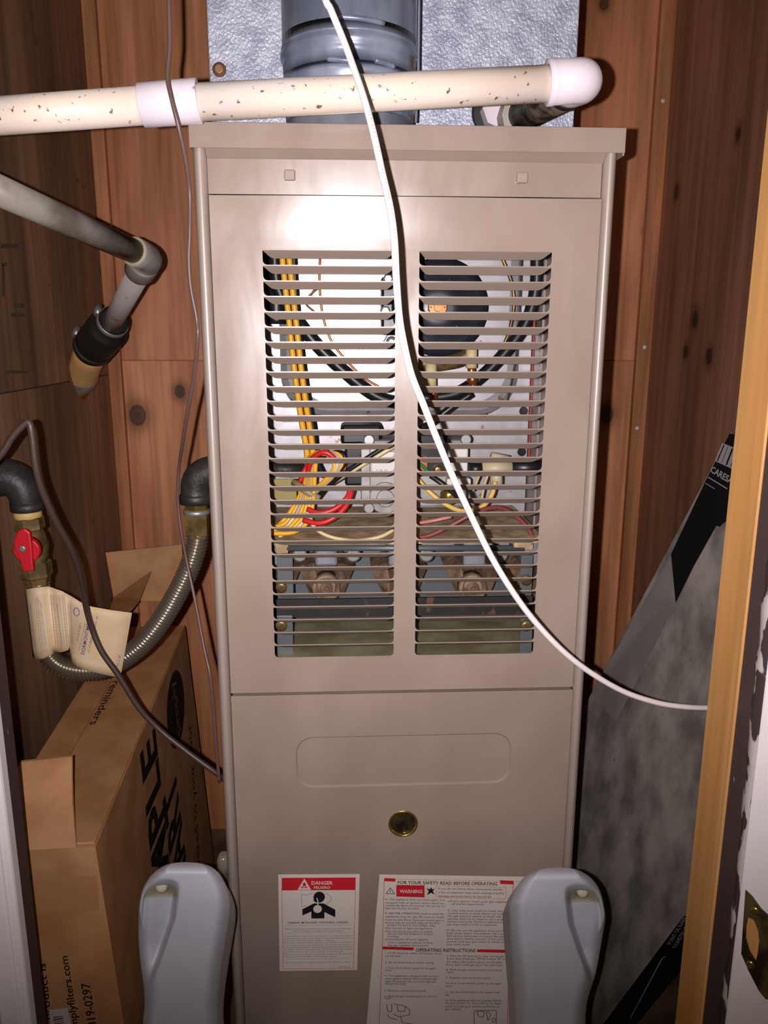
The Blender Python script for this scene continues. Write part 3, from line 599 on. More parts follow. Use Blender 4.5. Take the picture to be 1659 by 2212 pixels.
# dusty shelf, manifold rod and burners
zs = P(866, 1172, .10).z
MB().box(-.160, .160, .10, YP, zs-.0018, zs).build('burner_shelf', dust, fu)
gbox('shelf_lip', 612, 1140, 1168, 1178, .0985, .10, dust, .0003)
MB().tube([P(620, 1184, .098), P(1132, 1184, .098)], .0034, 12).build('manifold_rod', bluest, fu)
gbox('rod_bracket', 596, 622, 1172, 1196, .095, .105, dust, .0008); gbox('rod_bracket', 1110, 1152, 1172, 1188, .095, .105, dust, .0008)
gbox('burner_back', 600, 1165, 1190, 1300, .205, .207, bluest, 0)
for cx in (705, 862, 1022, 1150, 590):
    for (dx, w0, w1) in ((0, 62, 36),):
        top = [P(cx-w0, 1212, .15), P(cx-w0, 1226, .135), P(cx+w0, 1226, .135), P(cx+w0, 1212, .15)]
        a = [P(cx-w0, 1206, .19), P(cx-w0, 1226, .135), P(cx-w1, 1282, .115), P(cx-w1, 1282, .19)]
        mb = MB()
        L0 = [P(cx-w0, 1224, .14), P(cx-w0*.45, 1216, .12), P(cx, 1218, .15), P(cx+w0*.45, 1216, .12), P(cx+w0, 1224, .14)]
        L1 = [P(cx-w1*1.35, 1255, .13), P(cx-w1*.6, 1250, .108), P(cx, 1252, .14), P(cx+w1*.6, 1250, .108), P(cx+w1*1.35, 1255, .13)]
        L2 = [P(cx-w1, 1284, .125), P(cx-w1*.6, 1284, .1), P(cx, 1284, .13), P(cx+w1*.6, 1284, .1), P(cx+w1, 1284, .125)]
        mb.sheet([L0, L1, L2], smooth=False, thick=(0, .05, 0)); bu = mb.build('burner', burn, fu, .001)
        if cx in (705, 1022):
            p = P(cx, 1272, .10); r = 30*mpp(p)
            MB().lathe(p, (0, -1, 0), [(-.02, r), (0, r), (.001, r*.9), (0, r*.74), (-.008, r*.7), (-.008, r*.45), (.003, r*.42), (.003, r*.2), (-.005, r*.18)], 28).build('orifice', burn, bu)
    MB().box(P(cx-24, 1200, .13).x, P(cx+24, 1200, .13).x, .12, .2, P(cx, 1218, .13).z, zs-.003).build('burner_throat', zinc, fu, .003)
    MB().lathe(P(cx+58, 1196, .115), (0, -1, 0), [(0, .008), (.006, .008), (.007, .006)], 16).build('orifice_spud', steel, fu)
gbox('heat_shield', 598, 1150, 1288, 1334, .085, .088, soot, 0)
a, b, c, d = P(596, 1342, .17), P(1140, 1342, .17), P(1152, 1432, .03), P(600, 1432, .03)
MB().prism([a, b, c, d], (0, 0, -.002)).build('bottom_pan', pan, fu)
for x0, x1 in ((600, 632), (1122, 1152)):
    gbox('corner_bracket', x0, x1, 1200, 1290, .09, .092, bluest, .0005); gbox('corner_bracket', x0, x1, 1330, 1412, .06, .062, bluest, .0005)
    for y in (1268 if x0 < 900 else 1252, 1350): MB().lathe(P(x0+8 if x0 < 900 else x1-16, y, .088 if y < 1300 else .058), (0, -1, 0), [(0, .006), (.003, .006), (.004, .0035)], 12).build('brass_screw', brass, fu)
MB().box(-.176, .176, .003, YP, DB-.012, DB-.01).build('blower_deck', paint_in, fu)

# ---------------------------------------------------------------- plenum, flue, drains
YPL = .17
pl = thing('plenum', 'embossed galvanised sheet metal plenum standing on top of the furnace', 'duct', (0, .4, CT))
MB().box(-.1868, .1848, YPL, .66, CT, 2.299).build('duct_wall', galv, pl, .0015)
p = P(474, 151, YPL); MB().lathe(p, (0, -1, 0), [(0, .007), (.0012, .007), (.0016, .0052), (.004, .005), (.0046, .0035)], 14).build('rusty_bolt', mat('rusty_brass', (150, 112, 80), .5, .5), pl, label='rusty round bolt head')
p = P(1072, 243, YPL); MB().lathe(p, (0, -1, 0), [(0, .0255), (.004, .0255), (.005, .0235)], 32).build('port_gasket', rubber, pl)
p = P(1077, 243, YPL-.004); MB().lathe(p, (0, -1, 0), [(0, .0195), (.016, .019), (.018, .016)], 8, smooth=False).build('port_plug', pvcw, pl, label='white plastic plug in black ring')
fl = thing('flue_pipe', 'round galvanised metal flue pipe rising in front of the plenum', 'pipe', (-.047, .085, CT))
vr = .0615; vc = V((-.047, .085, 0))
def vz(y): return P(755, y, .03).z
MB().lathe((vc.x, vc.y, CT), (0, 0, 1), [(0, .054), (.0, .0545), (vz(222)-CT, .0545), (vz(220)-CT, .057)], 56).build('flue_collar', zinc, fl)
z1, z2, z3 = vz(160), vz(132), vz(88)
pr = [(vz(235), .0585), (vz(200), .0595), (z1, .0600), (z1+.003, .0615), (z1+.010, .0600), (z2, .0600), (vz(100), .0605), (z3-.002, .0608), (z3, .0625), (z3+.0035, .0625), (z3+.006, .0610), (z3+.016, .0608), (vz(70), .0606), (vz(66), .0618), (vz(62), .0606), (2.299, .0606)]
MB().lathe((vc.x, vc.y, 0), (0, 0, 1), [(z-.0, r) for z, r in pr], 64).build('flue_tube', flue, fl)
for dz, a0, a1 in ((vz(42), -100, -62), (vz(131), -108, -88), (vz(131), -70, -52)):
    pts = [(vc.x+.0610*math.cos(math.radians(a0+(a1-a0)*i/10)), vc.y+.0610*math.sin(math.radians(a0+(a1-a0)*i/10)), dz-.002*i/10) for i in range(11)]
    MB().tube(pts, .0022, 8).build('pressed_rib', flue, fl)
MB().tube([(vc.x+.0597, vc.y-.012, vz(235)), (vc.x+.0615, vc.y-.012, vz(120)), (vc.x+.0618, vc.y-.012, 1.7)], .0012, 6).build('seam', flue, fl)
# upper condensate drain
YD = -.03
dp = thing('drain_pipe', 'speckled cream plastic drain pipe running level across the furnace top', 'pipe', P(600, 213, YD))
r = 37.5*mpp(P(600, 213, YD))
MB().tube([P(-200, 265, YD), P(365, 224, YD)], r*1.02, 32).build('pipe', pvc, dp); MB().tube([P(400, 222, YD), P(1200, 180, YD)], r, 32).build('pipe', pvc, dp)
ca, cb_ = P(305, 228, YD), P(431, 218, YD); ax = (cb_-ca).normalized(); cl = (cb_-ca).length; rc = 45*mpp(ca)
MB().lathe(ca, ax, [(0, r), (0, rc*.95), (.0006, rc), (cl-.0006, rc), (cl, rc*.97), (cl, r)], 40, capa=False, capb=False).build('coupling', pvcw, dp, label='white pipe coupling')
ea, eb = P(1183, 179, YD), P(1256, 174, YD); en = P(1112, 258, YPL-.020)
dirn = (en-eb).normalized(); ex = (eb-ea).normalized(); re = 45*mpp(ea)
path = [ea, ea.lerp(eb, .75)]+bez(ea.lerp(eb, .8), eb+ex*.006, eb+dirn*.016, 8)+[eb+dirn*.034]
MB().tube(path, re, 32).lathe(ea-ex*.0005, ex, [(0, r), (0, re*1.03), (.005, re*1.03)], 32, capa=False, capb=False).build('elbow', pvcw, dp, label='white elbow fitting at the end')
p = P(1279, 163, YD-re*.62); MB().lathe(p, (0, -1, 0), [(-.006, .0046), (.0, .0046), (.001, .003)], 16).build('mould_mark', pvcw, dp)
MB().tube([eb+dirn*.025, en], .0155, 24).build('drain_nipple', grime, dp, label='grimy stub going back to the plenum')
MB().lathe(en-dirn*.03, dirn, [(0, .0165), (.004, .0205), (.018, .0205), (.03, .019)], 12, smooth=False).build('threaded_adapter', mat('dirty_white_pvc', (176, 168, 156), .45, spots=(70, .6, (40, 34, 30))), dp)

# lower drain going to the wall
d2 = thing('condensate_pipe', 'grimy grey plastic pipe sloping past the left wall to a rubber coupling', 'pipe', P(325, 560, .25))
pa, pe = P(-90, 372, .0), P(318, 556, .25); r2 = .01335
MB().tube([pa, pe], r2, 28).build('pipe', pvcg, d2)
pf = P(222, 735, .50); ed = (pf-pe).normalized(); ea = (pe-pa).normalized()
MB().tube([pe-ea*.026, pe-ea*.012]+bez(pe-ea*.01, pe+ea*.008, pe+ed*.012+ea*.003, 8)+[pe+ed*.030], r2*1.20, 28).lathe(pe+ed*.014, ed, [(0, r2*1.22), (.002, r2*1.32), (.025, r2*1.34), (.0265, r2*1.28), (.0266, r2)], 32).build('elbow', mat('grey_pvc', (148, 142, 138), .4, c2=(126, 118, 110), scale=(40, 40, 40)), d2)
MB().lathe(pe-ea*.0275, ea, [(0, r2), (0, r2*1.15), (.0014, r2*1.22)], 28, capa=False, capb=False).build('glue_ring', mat('dull_cream', (172, 160, 134), .6), d2)
MB().tube([pe+ed*.03, pf], r2, 28).build('pipe', mat('pale_grey_pvc', (168, 160, 154), .4, spots=(40, .66, (140, 100, 60))), d2)
c0 = P(250, 688, .44); c1 = P(196, 757, .515); cd = (c1-c0).normalized(); cl = (c1-c0).length
rc = MB().lathe(c0, cd, [(0, r2), (0, .0195), (.010, .0205), (.022, .0205), (.028, .026), (.034, .0285), (cl*.72, .029), (cl*.75, .0272), (cl-.004, .0272), (cl, .025)], 40).build('rubber_coupling', rubber, d2, label='black rubber reducer coupling')
for t, rr in ((.009, .0208), (cl*.83, .0275)):
    MB().lathe(c0+cd*t, cd, [(0, rr), (.0, rr+.0012), (.011, rr+.0012), (.011, rr)], 40, capa=False, capb=False).build('hose_clamp', steel if t < .02 else iron, rc)
    _, u, w = frame_of(cd); pp = c0+cd*(t+.0055)+(-X_*.7+Z_*.7).normalized()*(rr+.005)
    MB().lathe(pp-cd.cross(X_).normalized()*.007, cd.cross(X_).normalized(), [(0, .005), (.016, .005)], 10).build('clamp_screw', steel, rc)
ce = P(172, 826, .585); MB().tube([c1-cd*.02, c1.lerp(ce, .25), c1.lerp(ce, .7), ce+V((-.02, .02, -.02))], [.0235, .0235, .023, .022], 32).build('drain_stub', pvct, d2, label='yellow stained stub entering the wall')
MB().lathe(c1.lerp(ce, .72), (ce-c1), [(0, .0235), (.002, .0245), (.02, .024), (.035, .020)], 32).build('stub_collar', pvcg, d2)

# ---------------------------------------------------------------- gas line
YG = .10
gl = thing('gas_valve', 'black iron elbow and brass shutoff valve with red lever by the left wall', 'valve', P(60, 1180, YG))
sc_ = mpp(P(60, 1100, YG))
e0, e1, e2 = P(-80, 1034, YG), P(-5, 1030, YG), P(57, 1092, YG)
MB().tube([e0, P(-20, 1031, YG)]+bez(P(-12, 1031, YG), P(50, 1024, YG), P(56, 1082, YG), 10)+[e2], [43*sc_]*2+[42*sc_-i*.9*sc_ for i in range(11)]+[32*sc_], 28).lathe(P(57, 1085, YG), (0, 0, -1), [(0, 31*sc_), (.001, 34*sc_), (.008, 34*sc_), (.009, 30*sc_)], 28).build('iron_elbow', iron, gl)
vx = lambda y: P(60+(y-1110)*.14, y, YG)
def vlathe(name, y0, y1, prof, m, seg=28, sm=True):
    a, b = vx(y0), vx(y1); MB().lathe(a, b-a, [(t*(b-a).length, r_*sc_) for t, r_ in prof], seg, smooth=sm).build(name, m, gl)
vlathe('thread_ring', 1102, 1120, [(0, 27), (.3, 29), (.7, 29), (1, 26)], teflon)
vlathe('hex_nut', 1117, 1144, [(0, 29), (.1, 32), (.9, 32), (1, 29)], brass, 6, False)
vlathe('valve_body', 1142, 1216, [(0, 24), (.2, 30), (.5, 34), (.8, 30), (1, 27)], brass)
vlathe('flare_nut', 1212, 1262, [(0, 30), (.08, 35), (.62, 35), (.7, 30), (1, 27)], brass, 6, False)
p = vx(1175); hp = V((p.x+.004, YG-.017, p.z))
MB().lathe(hp, (0, -1, 0), [(0, .0132), (.008, .0132), (.009, .012)], 24).build('handle_boss', redp, gl)
lev = [(38, 1146), (52, 1142), (64, 1150), (68, 1180), (70, 1212), (72, 1234), (50, 1236), (40, 1205), (30, 1185), (29, 1168)]
hb = MB().prism([P(a, b, YG-.030) for a, b in lev], (0, .006, 0)).build('lever', redp, gl, .0015)
p = P(49, 1185, YG-.030); MB().lathe(p, (0, -1, 0), [(0, .0035), (.0015, .0033), (.002, .002)], 14).build('lever_screw', steel, hb)
# corrugated connector
fx = thing('gas_connector', 'ribbed stainless flexible gas hose looping down from valve to furnace', 'hose', P(200, 1448, YG))
pts = catmull([P(84, 1258, .10), P(88, 1310, .10), P(94, 1370, .10), P(106, 1415, .10), P(135, 1440, .10), P(180, 1449, .10), P(225, 1443, .10), P(268, 1422, .10), P(310, 1388, .10), P(350, 1338, .10), P(384, 1280, .10), P(410, 1225, .10), P(424, 1180, .10), P(428, 1150, .10)], 60)
acc = [0]
for a, b in zip(pts, pts[1:]): acc.append(acc[-1]+(b-a).length)
MB().tube(pts, [.0100+.0015*math.sin(2*math.pi*t/.0036) for t in acc], 20).build('corrugated_tube', flexm, fx)
a = P(427, 1160, .10); b = P(424, 1080, .10); dd = (b-a).normalized(); ll = (b-a).length
MB().lathe(a, dd, [(0, .0105), (.004, .0125), (ll*.38, .0128), (ll*.62, .0128)], 6, smooth=False).build('flare_nut', brass, fx)
MB().lathe(a+dd*ll*.62, dd, [(0, .012), (.001, .0136), (.0045, .0136), (.0055, .0118)], 28).build('bright_ring', steel, fx)
MB().lathe(a+dd*ll*.70, dd, [(0, .0122), (ll*.2, .0122)], 6, smooth=False).lathe(a+dd*ll*.86, dd, [(0, .0112), (.002, .0122), (.004, .0112), (.006, .0122), (.012, .0112)], 24).build('adapter', brassb, fx)
ge = thing('iron_elbow', 'black iron pipe elbow entering the left side of the furnace', 'pipe fitting', P(430, 1030, .10))
q0 = P(424, 1086, .10)
MB().tube([q0, q0+Z_*.010]+bez(q0+Z_*.012, q0+Z_*.034, q0+Z_*.034+X_*.028, 10)+[V((-.1795, .10, q0.z+.034))], [.0155, .0155]+[.0150+.001*math.sin(i*.3) for i in range(11)]+[.0150], 28).lathe(q0, (0, 0, 1), [(-.001, .0145), (0, .0172), (.008, .0172), (.010, .015)], 28).build('elbow_body', iron, ge)
FE = Frame(P(428, 1035, .083), X_, Z_); MB().line(FE, [(-.004, -.004), (.004, -.004), (.004, .005), (-.004, .005)], .0009, .0005, 0, True).build('cast_mark', iron, ge)
# paper tag
cols = [((54, 1278), (71, 1420), .102), ((58, 1273), (76, 1424), .088), ((75, 1270), (94, 1423), .0805), ((93, 1268), (111, 1414), .082), ((101, 1267), (118, 1409), .0892), ((106, 1267), (122, 1408), .0900), ((119, 1272), (133, 1409), .0825), ((134, 1277), (146, 1405), .0820), ((143, 1282), (151, 1402), .087), ((152, 1287), (152, 1420), .084), ((168, 1297), (157, 1432), .079), ((182, 1306), (166, 1440), .0775), ((200, 1311), (188, 1449), .076), ((240, 1318), (224, 1457), .077), ((285, 1324), (260, 1465), .081)]
rows = []
for i in range(9):
    t = i/8; rows.append([P(a[0]+(b[0]-a[0])*t, a[1]+(b[1]-a[1])*t, y) for a, b, y in cols])
tg = thing('paper_tag', 'cream printed paper tag wrapped around the ribbed gas hose', 'tag', P(150, 1350, .09))
MB().sheet(rows, thick=(0, .0004, 0)).build('tag_sheet', tagp, tg)
pr = MB()
def tl_(x0, y0, x1, y1, Y, t, hpx, mi=0, bold=0, Y2=None):
    """a line of print from pixel (x0,y0) to (x1,y1) on the tag"""
    a, b = P(x0, y0, Y), P(x1, y1, Y2 or Y); u = b-a; n = (CP-a).normalized(); v = n.cross(u.normalized())
    pr.text(Frame(a, u, v), t, 0, 0, hpx*mpp(a), u.length, .0010, mi, bold)
tl_(182, 1413, 192, 1362, .0762, 'DORMONT', 7, 0, .014, .0757); tl_(192, 1361, 198, 1335, .0755, 'MFG.', 7, 0, .014)
tl_(172, 1405, 186, 1345, .0768, 'Flexible Gas Connectors Stainless Steel', 4, 1); tl_(193, 1410, 199, 1375, .0752, 'CO., 99 EXPORT', 3); tl_(199, 1388, 212, 1331, .0752, 'MODEL 30 - 3032 - 24', 4)
tl_(253, 1453, 262, 1415, .0785, 'FORM  NOV. 12, 1987', 5); tl_(169, 1383, 175, 1345, .0775, 'Design', 4, 1, .01)
o5 = P(166, 1321, .0785)
pr.line(Frame(o5, X_, Z_), [(.0028*math.cos(i*.5236), .0045*math.sin(i*.5236)) for i in range(12)], .0007, .0012, 0, True)
for i, (x, y0, y1) in enumerate(((66, 1302, 1410), (77, 1290, 1412), (81, 1288, 1410), (85, 1292, 1408), (89, 1300, 1408), (96, 1296, 1400))):
    tl_(x+13, y1, x, y0, (.0845, .0803, .0796, .0796, .0803, .083)[i], 'install in accordance with local codes do not use for the connection of any appliance', 2.6, i % 2)
for i, x in enumerate((110, 115, 124, 129, 135, 139)):
    tl_(x+11, 1396, x, 1284 if i != 2 else 1305, (.0855, .0842, .0815, .0812, .0812, .083)[i], 'warning test all joints for leaks with soap and water solution before use never with flame', 2.6, i % 2)
for i, x in enumerate((148, 153)): tl_(x+4, 1390, x, 1300+i*4, .0835-.003*i, 'replacement connector only do not reuse this connector', 2.4, 1)
pr.build('tag_print', [inkb, mat('violet_grey_ink', (120, 108, 130), .7)], tg)

# ---------------------------------------------------------------- cords
def cord(name, pts, r, m, label, cat, n=8, seg=10):
    q_ = catmull([P(*p) for p in pts], n); return tag(MB().tube(q_, r, seg).build(name, m), label, cat), q_
cord('thermostat_wire', ((350, -620, -.05), (356, -300, -.05), (363, -40, -.055), (365, 0, -.056), (367, 100, -.056), (362, 165, -.058), (371, 215, -.062), (386, 275, -.06), (402, 350, -.05), (410, 420, -.04), (410, 500, -.04), (408, 560, -.04), (412, 620, -.04), (425, 690, -.04), (427, 735, -.04), (418, 820, -.02), (405, 890, .0), (394, 960, .03), (387, 1010, .06), (384, 1080, .07), (392, 1150, .07), (405, 1220, .07), (421, 1295, .06), (441, 1400, .04), (454, 1460, .03), (462, 1540, .03), (467, 1610, .03), (474, 1690, .03)), .0017, cordt, 'thin brown wire hanging down past the white pipe coupling', 'wire')
pc, qc = cord('power_cord', ((-60, 1045, -.04), (0, 984, -.04), (28, 942, -.04), (52, 917, -.04), (63, 914, -.04), (69, 940, -.04), (82, 1031, -.035), (115, 1115, -.02), (151, 1181, .0), (170, 1232, .02), (184, 1302, .05), (197, 1352, .06), (219, 1406, .06), (256, 1459, .06), (301, 1530, .06), (347, 1578, .06), (407, 1626, .055), (470, 1672, .05), (492, 1690, .06)), .0030, cordm, 'thick brown power cord sagging across the tag and cardboard box', 'cord')
wc_, qw = cord('white_cable', ((520, -700, -.06), (610, -330, -.09), (694, -30, -.11), (715, 22, -.112), (743, 90, -.115), (765, 150, -.12), (786, 212, -.13), (806, 285, -.14), (826, 375, -.15), (843, 450, -.16), (852, 520, -.165), (856, 600, -.17), (862, 680, -.17), (872, 740, -.17), (889, 810, -.168), (914, 872, -.165), (944, 948, -.16), (974, 1020, -.155), (1011, 1100, -.15), (1060, 1200, -.14), (1110, 1282, -.13), (1160, 1348, -.12), (1220, 1410, -.11), (1282, 1457, -.10), (1350, 1495, -.09), (1420, 1518, -.08), (1480, 1527, -.07), (1534, 1529, -.06), (1600, 1526, -.05), (1700, 1500, -.03)), .00245, cablew, 'white cable swooping across the front of the furnace to the right', 'cable', n=10)
# printing along the white cable
L = [0]
for a, b in zip(qw, qw[1:]): L.append(L[-1]+(b-a).length)
def at_len(t):
    for i in range(len(L)-1):
        if L[i+1] >= t: f = (t-L[i])/(L[i+1]-L[i]); return qw[i].lerp(qw[i+1], f), (qw[i+1]-qw[i]).normalized()
pr = MB(); t = .09+next(l for l, q_ in zip(L, qw) if q_.z < P(694, -30, -.11).z)
for ch in 'VERIFIED (ETL) CAT 5E CMR 24AWG 4PR UTP  VERIFIED (ETL) TIA/EIA 568B.2  SUN RES 60C  VERIFIED  305 FT CMR':
    if ch != ' ':
        p, d = at_len(t); n = (CP-p).normalized(); n = (n-d*n.dot(d)).normalized(); n = (n*.93+n.cross(d)*.37).normalized()
        fr = Frame(p+n*.00248, d, n.cross(d)); pr.text(fr, ch, -.0007, -.0007, .0014, None, .00006, 0, .0)
    t += .0026
pr.build('cable_print', mat('cable_ink', (70, 64, 70), .6), wc_)

# ---------------------------------------------------------------- cardboard box beside the furnace
bx = thing('cardboard_box', 'long brown cardboard filter box standing left of the furnace with open flap', 'box', (-.33, .3, 0))
BW, BD, BH = .112, .60, .504
o3 = P(205, 1818, -.005); ang = math.atan2(-.030, .6)
uy = V((math.sin(ang), math.cos(ang), 0)).normalized(); ux = V((uy.y, -uy.x, 0))
o3.z = BH
lean = V((-.05, 0, 1)).normalized()
def bp(x, y, z): return o3 + ux*(x-BW) + uy*y + (Z_*1.0)*(z-BH) + ux*(.06*(BH-z))
mb = MB(); c8 = [bp(x, y, z) for x in (0, BW) for y in (0, BD) for z in (0, BH)]
mb.add(c8, [(0, 1, 3, 2)], 1); mb.add(c8, [(4, 6, 7, 5)], 1); mb.add(c8, [(0, 4, 5, 1)], 0); mb.add(c8, [(2, 3, 7, 6)], 0); mb.add(c8, [(0, 2, 6, 4)], 0); mb.add(c8, [(1, 5, 7, 3)], 0)
body = mb.build('carton_body', [cardm, cardm], bx)
# top flaps lie folded shut with a seam; end flaps stand up
for x0, x1, dz in ((.001, BW*.34, .0035), (BW*.345, BW-.001, .0028)):
    MB().sheet([[bp(x0, .003, BH+.0004), bp(x1, .003, BH+.0004)], [bp(x0, BD-.003, BH+.0004), bp(x1, BD-.003, BH+.0004)]], smooth=False, thick=(0, 0, dz)).build('top_flap', cardm, bx, .0006, 1)
ft = [P(44, 1646, .05), P(155, 1634, .05)]; fb = [bp(-.005, -.001, BH+.001), bp(BW-.018, -.001, BH+.001)]
fl_ = MB(); rows = []
for i in range(5):
    t = i/4; rows.append([fb[0].lerp(ft[0], t)+V((0, -.004*math.sin(t*3.1), 0)), fb[0].lerp(fb[1], .5).lerp(ft[0].lerp(ft[1], .5), t)+V((0, -.004*math.sin(t*3.1), 0)), fb[1].lerp(ft[1], t)+V((.0, -.004*math.sin(t*3.1), 0))])
fl_.sheet(rows, smooth=False, thick=(0, .0035, 0)).build('end_flap', cardm, bx, label='raised front end flap')
q4 = [P(228, 1194, .60), P(392, 1176, .60), P(402, 1300, .58), P(246, 1296, .585)]
MB().prism(q4, (0, .0035, 0)).build('end_flap', cardm, bx, label='raised rear end flap')
q5 = [P(246, 1294, .575), P(326, 1238, .56), P(300, 1300, .50), P(200, 1420, .30)]
MB().prism(q5, (0, .002, .003)).build('fold_flap', cardm, bx)
FS = Frame(bp(0, -.0006, 0), ux, bp(0, 0, 1)-bp(0, 0, 0))                                # front end
pr = MB()
def bt(mb, fr, t, x, z, h, w, rot, mi=0, bold=0, zz=.0004): mb.text(fr, t, x, z, h, w, zz, mi, bold, rot=rot)
def fpx(px, py):                                 # pixel on the carton's front end -> its own coordinates
    q_ = PP(px, py, FS.o, FS.n)-FS.o; return q_.dot(FS.u), q_.dot(FS.v)
def vtext(t, a, b, hpx, mi=0, bold=0):
    (x0, z0), (x1, z1) = fpx(*a), fpx(*b); rot = math.atan2(z1-z0, x1-x0); w = math.hypot(x1-x0, z1-z0)
    bt(pr, FS, t, x0, z0, hpx*.00052, w, rot, 0, bold)
vtext('www.simplyfilters.com', (180, 2290), (146, 2064), 14, 0, .012); vtext('800-819-0297', (216, 2262), (194, 2122), 17, 0, .012); vtext('This product is', (118, 2260), (98, 2080), 14, 0, .01)
pr.build('front_print', ink, bx)
lb = [fpx(106, 2181), fpx(146, 2176), fpx(160, 2240), fpx(115, 2250)]
lm = MB().poly(FS, lb, .0005, 0)
for i in range(9):
    (x0, z0), (x1, z1) = fpx(115+i*.8, 2197+i*4.6), fpx(136+i*.8, 2194+i*4.6); lm.line(FS, [(x0, z0), (x1, z1)], (.0009, .0013, .0006)[i % 3], .0007, 1)
lm.build('barcode_label', [paper, ink], bx, label='small white barcode label')
tp = [fpx(60, 1900), fpx(210, 1890), fpx(215, 1965), fpx(66, 1975)]; MB().poly(FS, tp, .0003).build('packing_tape', tape, bx)
FT_ = Frame(bp(0, 0, BH+.0046), -uy, ux)          # print on the top, read from the wall side
pr = MB()
def tpx(px, py):
    q_ = PP(px, py, FT_.o, Z_)-FT_.o; return q_.dot(FT_.u), q_.dot(FT_.v)
(x0, z0), (x1, z1) = tpx(262, 1445), tpx(206, 1566)
FTn = Frame(FT_.o, -uy, ux)
pr.text(FTn, 'change reminders', x1-(x1-x0)*1.32, (z0+z1)/2-.005, .0105, (x1-x0)*1.32, .0004, 0, .008)
pr.build('top_print', mat('brown_black_ink', (44, 28, 20), .7), bx)
FR_ = Frame(bp(BW+.0006, 0, 0), uy, bp(0, 0, 1)-bp(0, 0, 0))                              # long side facing the furnace
pr = MB()
def rpx(px, py):
    q_ = PP(px, py, FR_.o, FR_.n)-FR_.o; return q_.dot(FR_.u), q_.dot(FR_.v)
def up_text(t, a, b, wpx, bold=.03, mi=0):       # lettering turned to read upwards; baseline from pixel a to b
    (x0, z0), (x1, z1) = rpx(*a), rpx(*b); hh = x0-rpx(a[0]-wpx, a[1]+wpx*2.2)[0]
    pr.text(FR_, t, x0, z0, abs(hh), math.hypot(x1-x0, z1-z0), .0004, mi, bold, rot=math.atan2(z1-z0, x1-x0))
up_text('SIMPLE', (374, 1965), (333, 1570), 30); up_text('SMART', (412, 1950), (376, 1655), 26); up_text('delivered to your door', (436, 1920), (412, 1560), 8, .0)
(xe, ze) = rpx(380, 1530)
pr.poly(FR_, [(xe+.075*math.cos(i*.2618), ze+.055*math.sin(i*.2618)) for i in range(24)], .0004, 0)
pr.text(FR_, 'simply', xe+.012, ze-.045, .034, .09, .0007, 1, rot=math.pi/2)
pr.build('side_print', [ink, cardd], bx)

# ---------------------------------------------------------------- carton of slate-look planks on the right
A3, B3, C3 = PX(1577, 932, .41), PX(1275, 1500, .302), PX(1490, 1960, .335)
ca_ = (A3-B3).normalized(); wv = C3-A3; wv = wv-ca_*wv.dot(ca_); CW = wv.length; wv.normalize()
# front frame: u across (downwards), v along the carton
FC = Frame(A3, wv, ca_)
if FC.n.dot(CP-A3) < 0: FC = Frame(A3, -wv, ca_)
sg_ = 1 if FC.u.dot(wv) > 0 else -1
CL = min(.93, (A3.z-.004-(-wv.z*-CW if False else 0))/ca_.z)
low = min(0, wv.z*CW); CL = (A3.z+low-.001)/ca_.z; TH = .05
CL = (A3.z+min(0, wv.z*CW)+min(0, -FC.n.z*TH)-.001)/ca_.z
ct = thing('plank_carton', 'grey slate-printed flooring carton leaning on the right of the furnace', 'carton', A3-ca_*CL)
mb = MB(); mb.fbox(FC, min(0, sg_*CW), max(0, sg_*CW), -CL, .0, -TH, 0, 0); mb.build('carton_body', stone, ct, .0015)
cq = lambda px, py: ((PP(px, py, FC.o, FC.n)-FC.o).dot(FC.u), (PP(px, py, FC.o, FC.n)-FC.o).dot(FC.v))
band = [(1577, 936), (1524, 1040), (1450, 1197), (1460, 1303), (1500, 1222), (1548, 1136), (1556, 1138), (1566, 1128), (1640, 1145), (1640, 950)]
MB().poly(FC, [cq(*p) for p in band], .0004).build('black_band', cartb, ct)
MB().poly(FC, [cq(*p) for p in ((1449, 1200), (1278, 1498), (1330, 1560), (1415, 1395), (1460, 1305))], .0003).build('edge_strip', stonel, ct)
MB().poly(FC, [cq(*p) for p in ((1561, 957), (1545, 996), (1600, 1021), (1614, 978))], .0008).build('silver_panel', cartg, ct)
pr = MB()
for k in range(4):
    f = (.12, .34, .58, .8)[k]; pr.line(FC, [cq(1561+f*40, 959+f*17), cq(1546+f*42, 994+f*19)], (.002, .0009, .003, .0012)[k], .0011, 1)
a = cq(1535, 1019); b = cq(1575, 1043); rot = math.atan2(b[1]-a[1], b[0]-a[0]); w = math.hypot(b[0]-a[0], b[1]-a[1])
pr.text(FC, 'CARESA', a[0], a[1], .0075, w*1.15, .0008, 0, .02, rot=rot); a2 = cq(1531, 1031); pr.line(FC, [a2, cq(1572, 1056)], .0012, .0008, 0); pr.line(FC, [cq(1525, 1044), cq(1545, 1056)], .0008, .0008, 0)
pr.build('carton_print', [mat('silver_ink', (164, 156, 156), .5), cartb], ct)
